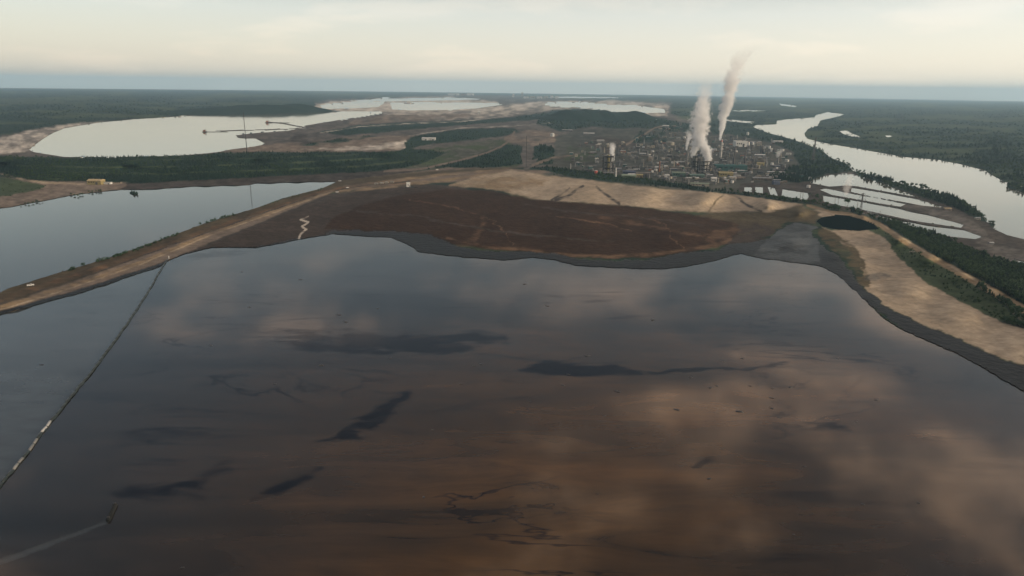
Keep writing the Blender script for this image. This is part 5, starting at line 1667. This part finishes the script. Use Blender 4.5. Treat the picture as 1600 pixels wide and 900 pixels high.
for s in (-1, 1):
    obj('tow_bracket', MB().box(s * L * 0.42, 0, 1.45, 0.4, 1.2, 0.5).mesh('tow_bracket'), PAL['dark grey'], e)

# white marker at the boom's landing
e = thing('marker_buoy', 'white marker post where the boom meets the dyke', 'buoy', at(264, 404, 0.3))
obj('post', MB().tube([(0, 0, -0.3), (0, 0, 3.2)], 0.35, 8).mesh('post', True), PAL['white'], e)
obj('float', MB().lathe([(0.4, -0.3), (0.9, 0.0), (0.9, 0.4), (0.4, 0.7)], 10).mesh('float', True), PAL['white'], e)

# ------------------------------------------------------------------ clots of bitumen afloat
M_CLOT = paint('bitumen_clot', (0.006, 0.005, 0.006), 0.45)


def clot_mesh(seed):
    r_ = random.Random(seed)
    b = bmesh.new()
    bmesh.ops.create_icosphere(b, subdivisions=2, radius=1.0)
    for v in b.verts:
        a = math.atan2(v.co.y, v.co.x)
        k = 1 + 0.35 * math.sin(a * 2 + seed) + 0.22 * math.sin(a * 5 + seed * 2.3) + r_.uniform(-0.12, 0.12)
        v.co.x *= k
        v.co.y *= k * 0.8
        v.co.z = max(v.co.z * 0.16, -0.05) * (1 + r_.uniform(-0.3, 0.3))
    me = bpy.data.meshes.new('bitumen_clot')
    b.to_mesh(me)
    b.free()
    me.polygons.foreach_set('use_smooth', np.ones(len(me.polygons), bool))
    me.materials.append(M_CLOT)
    return me


CM = [clot_mesh(k) for k in range(5)]
CL = [(662, 777, 6), (740, 571, 6), (752, 569, 6), (880, 602, 7), (918, 556, 9), (965, 612, 10), (502, 571, 8), (945, 650, 5), (828, 628, 5), (888, 585, 6), (1057, 640, 9), (1110, 606, 7), (1172, 603, 5), (1207, 607, 4), (1206, 622, 7), (1206, 638, 7), (1235, 605, 7), (1370, 625, 6), (1338, 659, 4), (1155, 643, 10), (1108, 748, 7), (1257, 729, 5), (1348, 788, 5), (1435, 786, 5), (1240, 835, 4), (285, 887, 6), (65, 570, 6), (378, 425, 4), (470, 437, 6), (530, 492, 8), (676, 672, 5), (540, 503, 7), (590, 482, 5), (1120, 603, 5), (1130, 565, 5), (1160, 560, 6), (1020, 500, 8), (855, 478, 8), (820, 444, 7), (1080, 590, 5), (1310, 560, 4), (720, 600, 5), (610, 560, 5), (990, 700, 4), (1180, 690, 4), (430, 600, 5), (330, 540, 5), (390, 480, 5)]
TENS = ['', 'ten', 'twenty', 'thirty', 'forty']
UNIT = ORD[:9]


def ordinal(n):
    if n <= 20:
        return ORD[n - 1]
    t, q = divmod(n, 10)
    return {2: 'twentieth', 3: 'thirtieth', 4: 'fortieth'}[t] if q == 0 else TENS[t] + '-' + UNIT[q - 1]


CL.sort(key=lambda c: -c[1])
for i, (u, v, s) in enumerate(CL):
    p = at(u, v, 0.03)
    m = px_m(p)
    o = obj('bitumen_clot', CM[i % 5])
    o.location = p
    k = s * m * 0.42
    o.scale = (k, k, k)
    o.rotation_euler = (0, 0, rgb.uniform(-0.5, 0.5))
    tag(o, ordinal(i + 1) + ' small black bitumen clot on the tailings pond, counted upwards from the bottom edge', 'bitumen clot', 'bitumen clots adrift on the tailings pond')
# ------------------------------------------------------------------ steam plumes
def plume(name, label, track, hpt, dens0, dens1, colr=(0.99, 0.99, 0.99), nscale=1.0, soft=0.4):
    """track: (u, v, radius px) from the vent upwards; hpt: ground spot that sets the distance"""
    g = ground_at(*hpt)
    ray0 = np.array(rays(np.array([track[0][0]]), np.array([track[0][1]]))[0])
    t0 = g.y / ray0[1]
    base = Vector([float(q) for q in (ray0 * t0)]) + Vector((0, 0, CAM_H))
    pts, rad = [], []
    for i, (u, v, r) in enumerate(track):
        rd = rays(np.array([u]), np.array([v]))[0]
        t = g.y / rd[1]
        q = Vector([float(w) for w in rd * t]) + Vector((0, 0, CAM_H))
        q.y += 4.0 * math.sin(i * 1.7)
        pts.append(q - base)
        rad.append(1.45 * r * t / FOC)
    # finer, rising strictly
    H = pts[-1].z
    n = 24
    zs = [p.z for p in pts]
    mb = MB()
    prof = []
    for k in range(n + 1):
        z = H * k / n
        j = 0
        while j < len(zs) - 2 and zs[j + 1] < z:
            j += 1
        f = (z - zs[j]) / max(zs[j + 1] - zs[j], 1e-6)
        f = min(max(f, 0), 1)
        c = pts[j].lerp(pts[j + 1], f)
        prof.append((c.x, c.y, z, rad[j] + (rad[j + 1] - rad[j]) * f))
    m_ = 14
    vs, fs = [], []
    for k, (x, y, z, r) in enumerate(prof):
        for i in range(m_):
            a = 2 * math.pi * i / m_
            vs.append((x + 1.45 * r * math.cos(a), y + 1.45 * r * math.sin(a), z))
    for k in range(n):
        for i in range(m_):
            j = (i + 1) % m_
            fs.append((k * m_ + i, k * m_ + j, (k + 1) * m_ + j, (k + 1) * m_ + i))
    fs.append(tuple(range(m_))[::-1])
    fs.append(tuple(n * m_ + i for i in range(m_)))
    mb.add(vs, fs)
    me = mb.mesh(name)
    xs = [p[0] for p in prof]
    ys = [p[1] for p in prof]
    rmax = max(p[3] for p in prof)
    x0, xr = min(xs) - 1, max(xs) - min(xs) + 2
    y0, yr = min(ys) - 1, max(ys) - min(ys) + 2
    mat, nt = new_mat(name)
    tcn = N(nt, 'ShaderNodeTexCoord')
    sp = N(nt, 'ShaderNodeSeparateXYZ', ins={0: tcn.outputs['Object']})
    tt = N(nt, 'ShaderNodeMath', operation='DIVIDE', use_clamp=True, ins={0: sp.outputs['Z'], 1: H})
    rp = N(nt, 'ShaderNodeValToRGB', ins={'Fac': tt.outputs[0]})
    el = rp.color_ramp.elements
    def cval(k):
        x, y, z, r = prof[k]
        return ((x - x0) / xr, (y - y0) / yr, r / rmax, 1)
    el[0].position, el[0].color = 0.0, cval(0)
    el[1].position, el[1].color = 1.0, cval(n)
    for k in range(1, n):
        q = el.new(k / n)
        q.color = cval(k)
    sc3 = N(nt, 'ShaderNodeSeparateColor', ins={0: rp.outputs[0]})
    cx = N(nt, 'ShaderNodeMath', operation='MULTIPLY_ADD', ins={0: sc3.outputs[0], 1: xr, 2: x0})
    cyy = N(nt, 'ShaderNodeMath', operation='MULTIPLY_ADD', ins={0: sc3.outputs[1], 1: yr, 2: y0})
    rr_ = N(nt, 'ShaderNodeMath', operation='MULTIPLY', ins={0: sc3.outputs[2], 1: rmax})
    dx = N(nt, 'ShaderNodeMath', operation='SUBTRACT', ins={0: sp.outputs['X'], 1: cx.outputs[0]})
    dy = N(nt, 'ShaderNodeMath', operation='SUBTRACT', ins={0: sp.outputs['Y'], 1: cyy.outputs[0]})
    d2 = N(nt, 'ShaderNodeMath', operation='ADD', ins={0: N(nt, 'ShaderNodeMath', operation='MULTIPLY', ins={0: dx.outputs[0], 1: dx.outputs[0]}).outputs[0], 1: N(nt, 'ShaderNodeMath', operation='MULTIPLY', ins={0: dy.outputs[0], 1: dy.outputs[0]}).outputs[0]})
    r1 = N(nt, 'ShaderNodeMath', operation='DIVIDE', ins={0: N(nt, 'ShaderNodeMath', operation='SQRT', ins={0: d2.outputs[0]}).outputs[0], 1: rr_.outputs[0]})
    nz = N(nt, 'ShaderNodeTexNoise', ins={'Vector': tcn.outputs['Object'], 'Scale': 1.9 * nscale / rmax, 'Detail': 5.0, 'Roughness': 0.62})
    nn = N(nt, 'ShaderNodeMapRange', ins={'Value': nz.outputs['Fac'], 'From Min': 0.25, 'From Max': 0.75, 'To Min': -0.75, 'To Max': 0.75})
    q = N(nt, 'ShaderNodeMath', operation='SUBTRACT', ins={0: N(nt, 'ShaderNodeMath', operation='SUBTRACT', ins={0: 1.0, 1: r1.outputs[0]}).outputs[0], 1: nn.outputs[0]})
    sm = N(nt, 'ShaderNodeMapRange', interpolation_type='SMOOTHSTEP', ins={'Value': q.outputs[0], 'From Min': 0.0, 'From Max': soft})
    dd = N(nt, 'ShaderNodeMapRange', ins={'Value': N(nt, 'ShaderNodeMath', operation='POWER', ins={0: tt.outputs[0], 1: 0.4}).outputs[0], 'To Min': dens0, 'To Max': dens1})
    top = N(nt, 'ShaderNodeMapRange', interpolation_type='SMOOTHSTEP', ins={'Value': tt.outputs[0], 'From Min': 0.55, 'From Max': 1.0, 'To Min': 1.0, 'To Max': 0.0})
    de = N(nt, 'ShaderNodeMath', operation='MULTIPLY', ins={0: sm.outputs[0], 1: N(nt, 'ShaderNodeMath', operation='MULTIPLY', ins={0: dd.outputs[0], 1: top.outputs[0]}).outputs[0]})
    pv = N(nt, 'ShaderNodeVolumePrincipled', ins={'Color': tuple(colr) + (1,), 'Density': de.outputs[0], 'Anisotropy': 0.1})
    N(nt, 'ShaderNodeOutputMaterial', ins={'Volume': pv.outputs[0]})
    me.materials.append(mat)
    o = bpy.data.objects.new(name, me)
    o.location = base
    COL.objects.link(o)
    tag(o, label, 'plume', 'steam plumes over the refinery', kind='thing')
    return base.z + H


tops = []
tops.append(plume('steam_plume', 'largest white plume, left leg and broad trunk fading at the horizon',
                  [(1083, 247, 1.8), (1084, 240, 3), (1086, 230, 4.5), (1090, 218, 6.5), (1093, 206, 9), (1094, 194, 10), (1095, 182, 9.5), (1097, 170, 8.5), (1100, 156, 7.5), (1101, 142, 7.5), (1103, 128, 8), (1105, 112, 9)], (1084, 268), 0.30, 0.014))
tops.append(plume('steam_plume', 'short right leg of the largest plume, rising from the broad drum unit',
                  [(1106, 256, 1.6), (1107, 250, 3.4), (1105, 242, 5), (1102, 234, 6), (1098, 226, 6.5), (1095, 216, 6.5), (1093, 206, 6)], (1099, 270), 0.32, 0.12))
tops.append(plume('steam_plume', 'tall slanting plume from the tallest smokestack, reaching into the sky',
                  [(1125.5, 219.5, 1.2), (1126.5, 212, 1.8), (1128, 202, 2.8), (1129, 192, 4), (1131, 180, 5.5), (1133, 170, 6.2), (1137, 160, 6.2), (1141, 149, 7), (1142, 136, 7.5), (1143, 123, 7.5), (1147, 108, 7.5), (1153, 96, 9), (1163, 84, 11), (1172, 74, 13), (1180, 62, 15)], (1125.5, 246), 0.30, 0.004))
tops.append(plume('steam_plume', 'wispy plume from the grey stack left of the largest plume',
                  [(1073, 235, 1.0), (1073.5, 228, 1.6), (1075, 220, 2.3), (1077, 213, 3.2), (1075, 206, 3.2), (1078, 199, 3)], (1073, 254), 0.22, 0.04))
tops.append(plume('steam_plume', 'thin plume over the tall dark coker unit',
                  [(957.5, 252, 1.6), (957, 245, 2.3), (956, 237, 2.6), (957, 229, 3.2), (956, 220, 3.2)], (949, 272), 0.4, 0.16))
tops.append(plume('steam_plume', 'little plume from the short vent stack by the river woods',
                  [(1215, 246.5, 1.2), (1216, 242, 2.3), (1217.5, 237, 3.4), (1219, 232, 3.4)], (1215, 256), 0.07, 0.02))
tops.append(plume('steam_plume', 'faint veil of steam before the settling ponds, over the lone round tree',
                  [(1322, 305, 1.5), (1324, 296, 3.6), (1326, 285, 4.0), (1327.5, 274, 3.2), (1328.5, 264, 2.2)], (1322, 318), 0.06, 0.03))
print('plume tops', tops)
# ------------------------------------------------------------------ haze
def make_haze():
    m, nt = new_mat('haze_air')
    pv = N(nt, 'ShaderNodeVolumePrincipled', ins={'Color': (0.52, 0.77, 0.97, 1), 'Density': 0.000042, 'Anisotropy': 0.2})
    N(nt, 'ShaderNodeOutputMaterial', ins={'Volume': pv.outputs[0]})
    bm = bmesh.new()
    bmesh.ops.create_cube(bm, size=1.0)
    me = bpy.data.meshes.new('haze')
    bm.to_mesh(me)
    bm.free()
    me.materials.append(m)
    o = bpy.data.objects.new('haze', me)
    zmin = float(PG[..., 2].min()) - 1.5
    zmax = 520.0
    o.scale = (104000, 104000, zmax - zmin)
    o.location = (0, 0, (zmin + zmax) / 2)
    COL.objects.link(o)
    tag(o, 'thin blue evening haze over the whole landscape', 'haze', kind='stuff')
    print('haze', zmin, zmax, float(np.hypot(PG[..., 0], PG[..., 1]).max()))


make_haze()
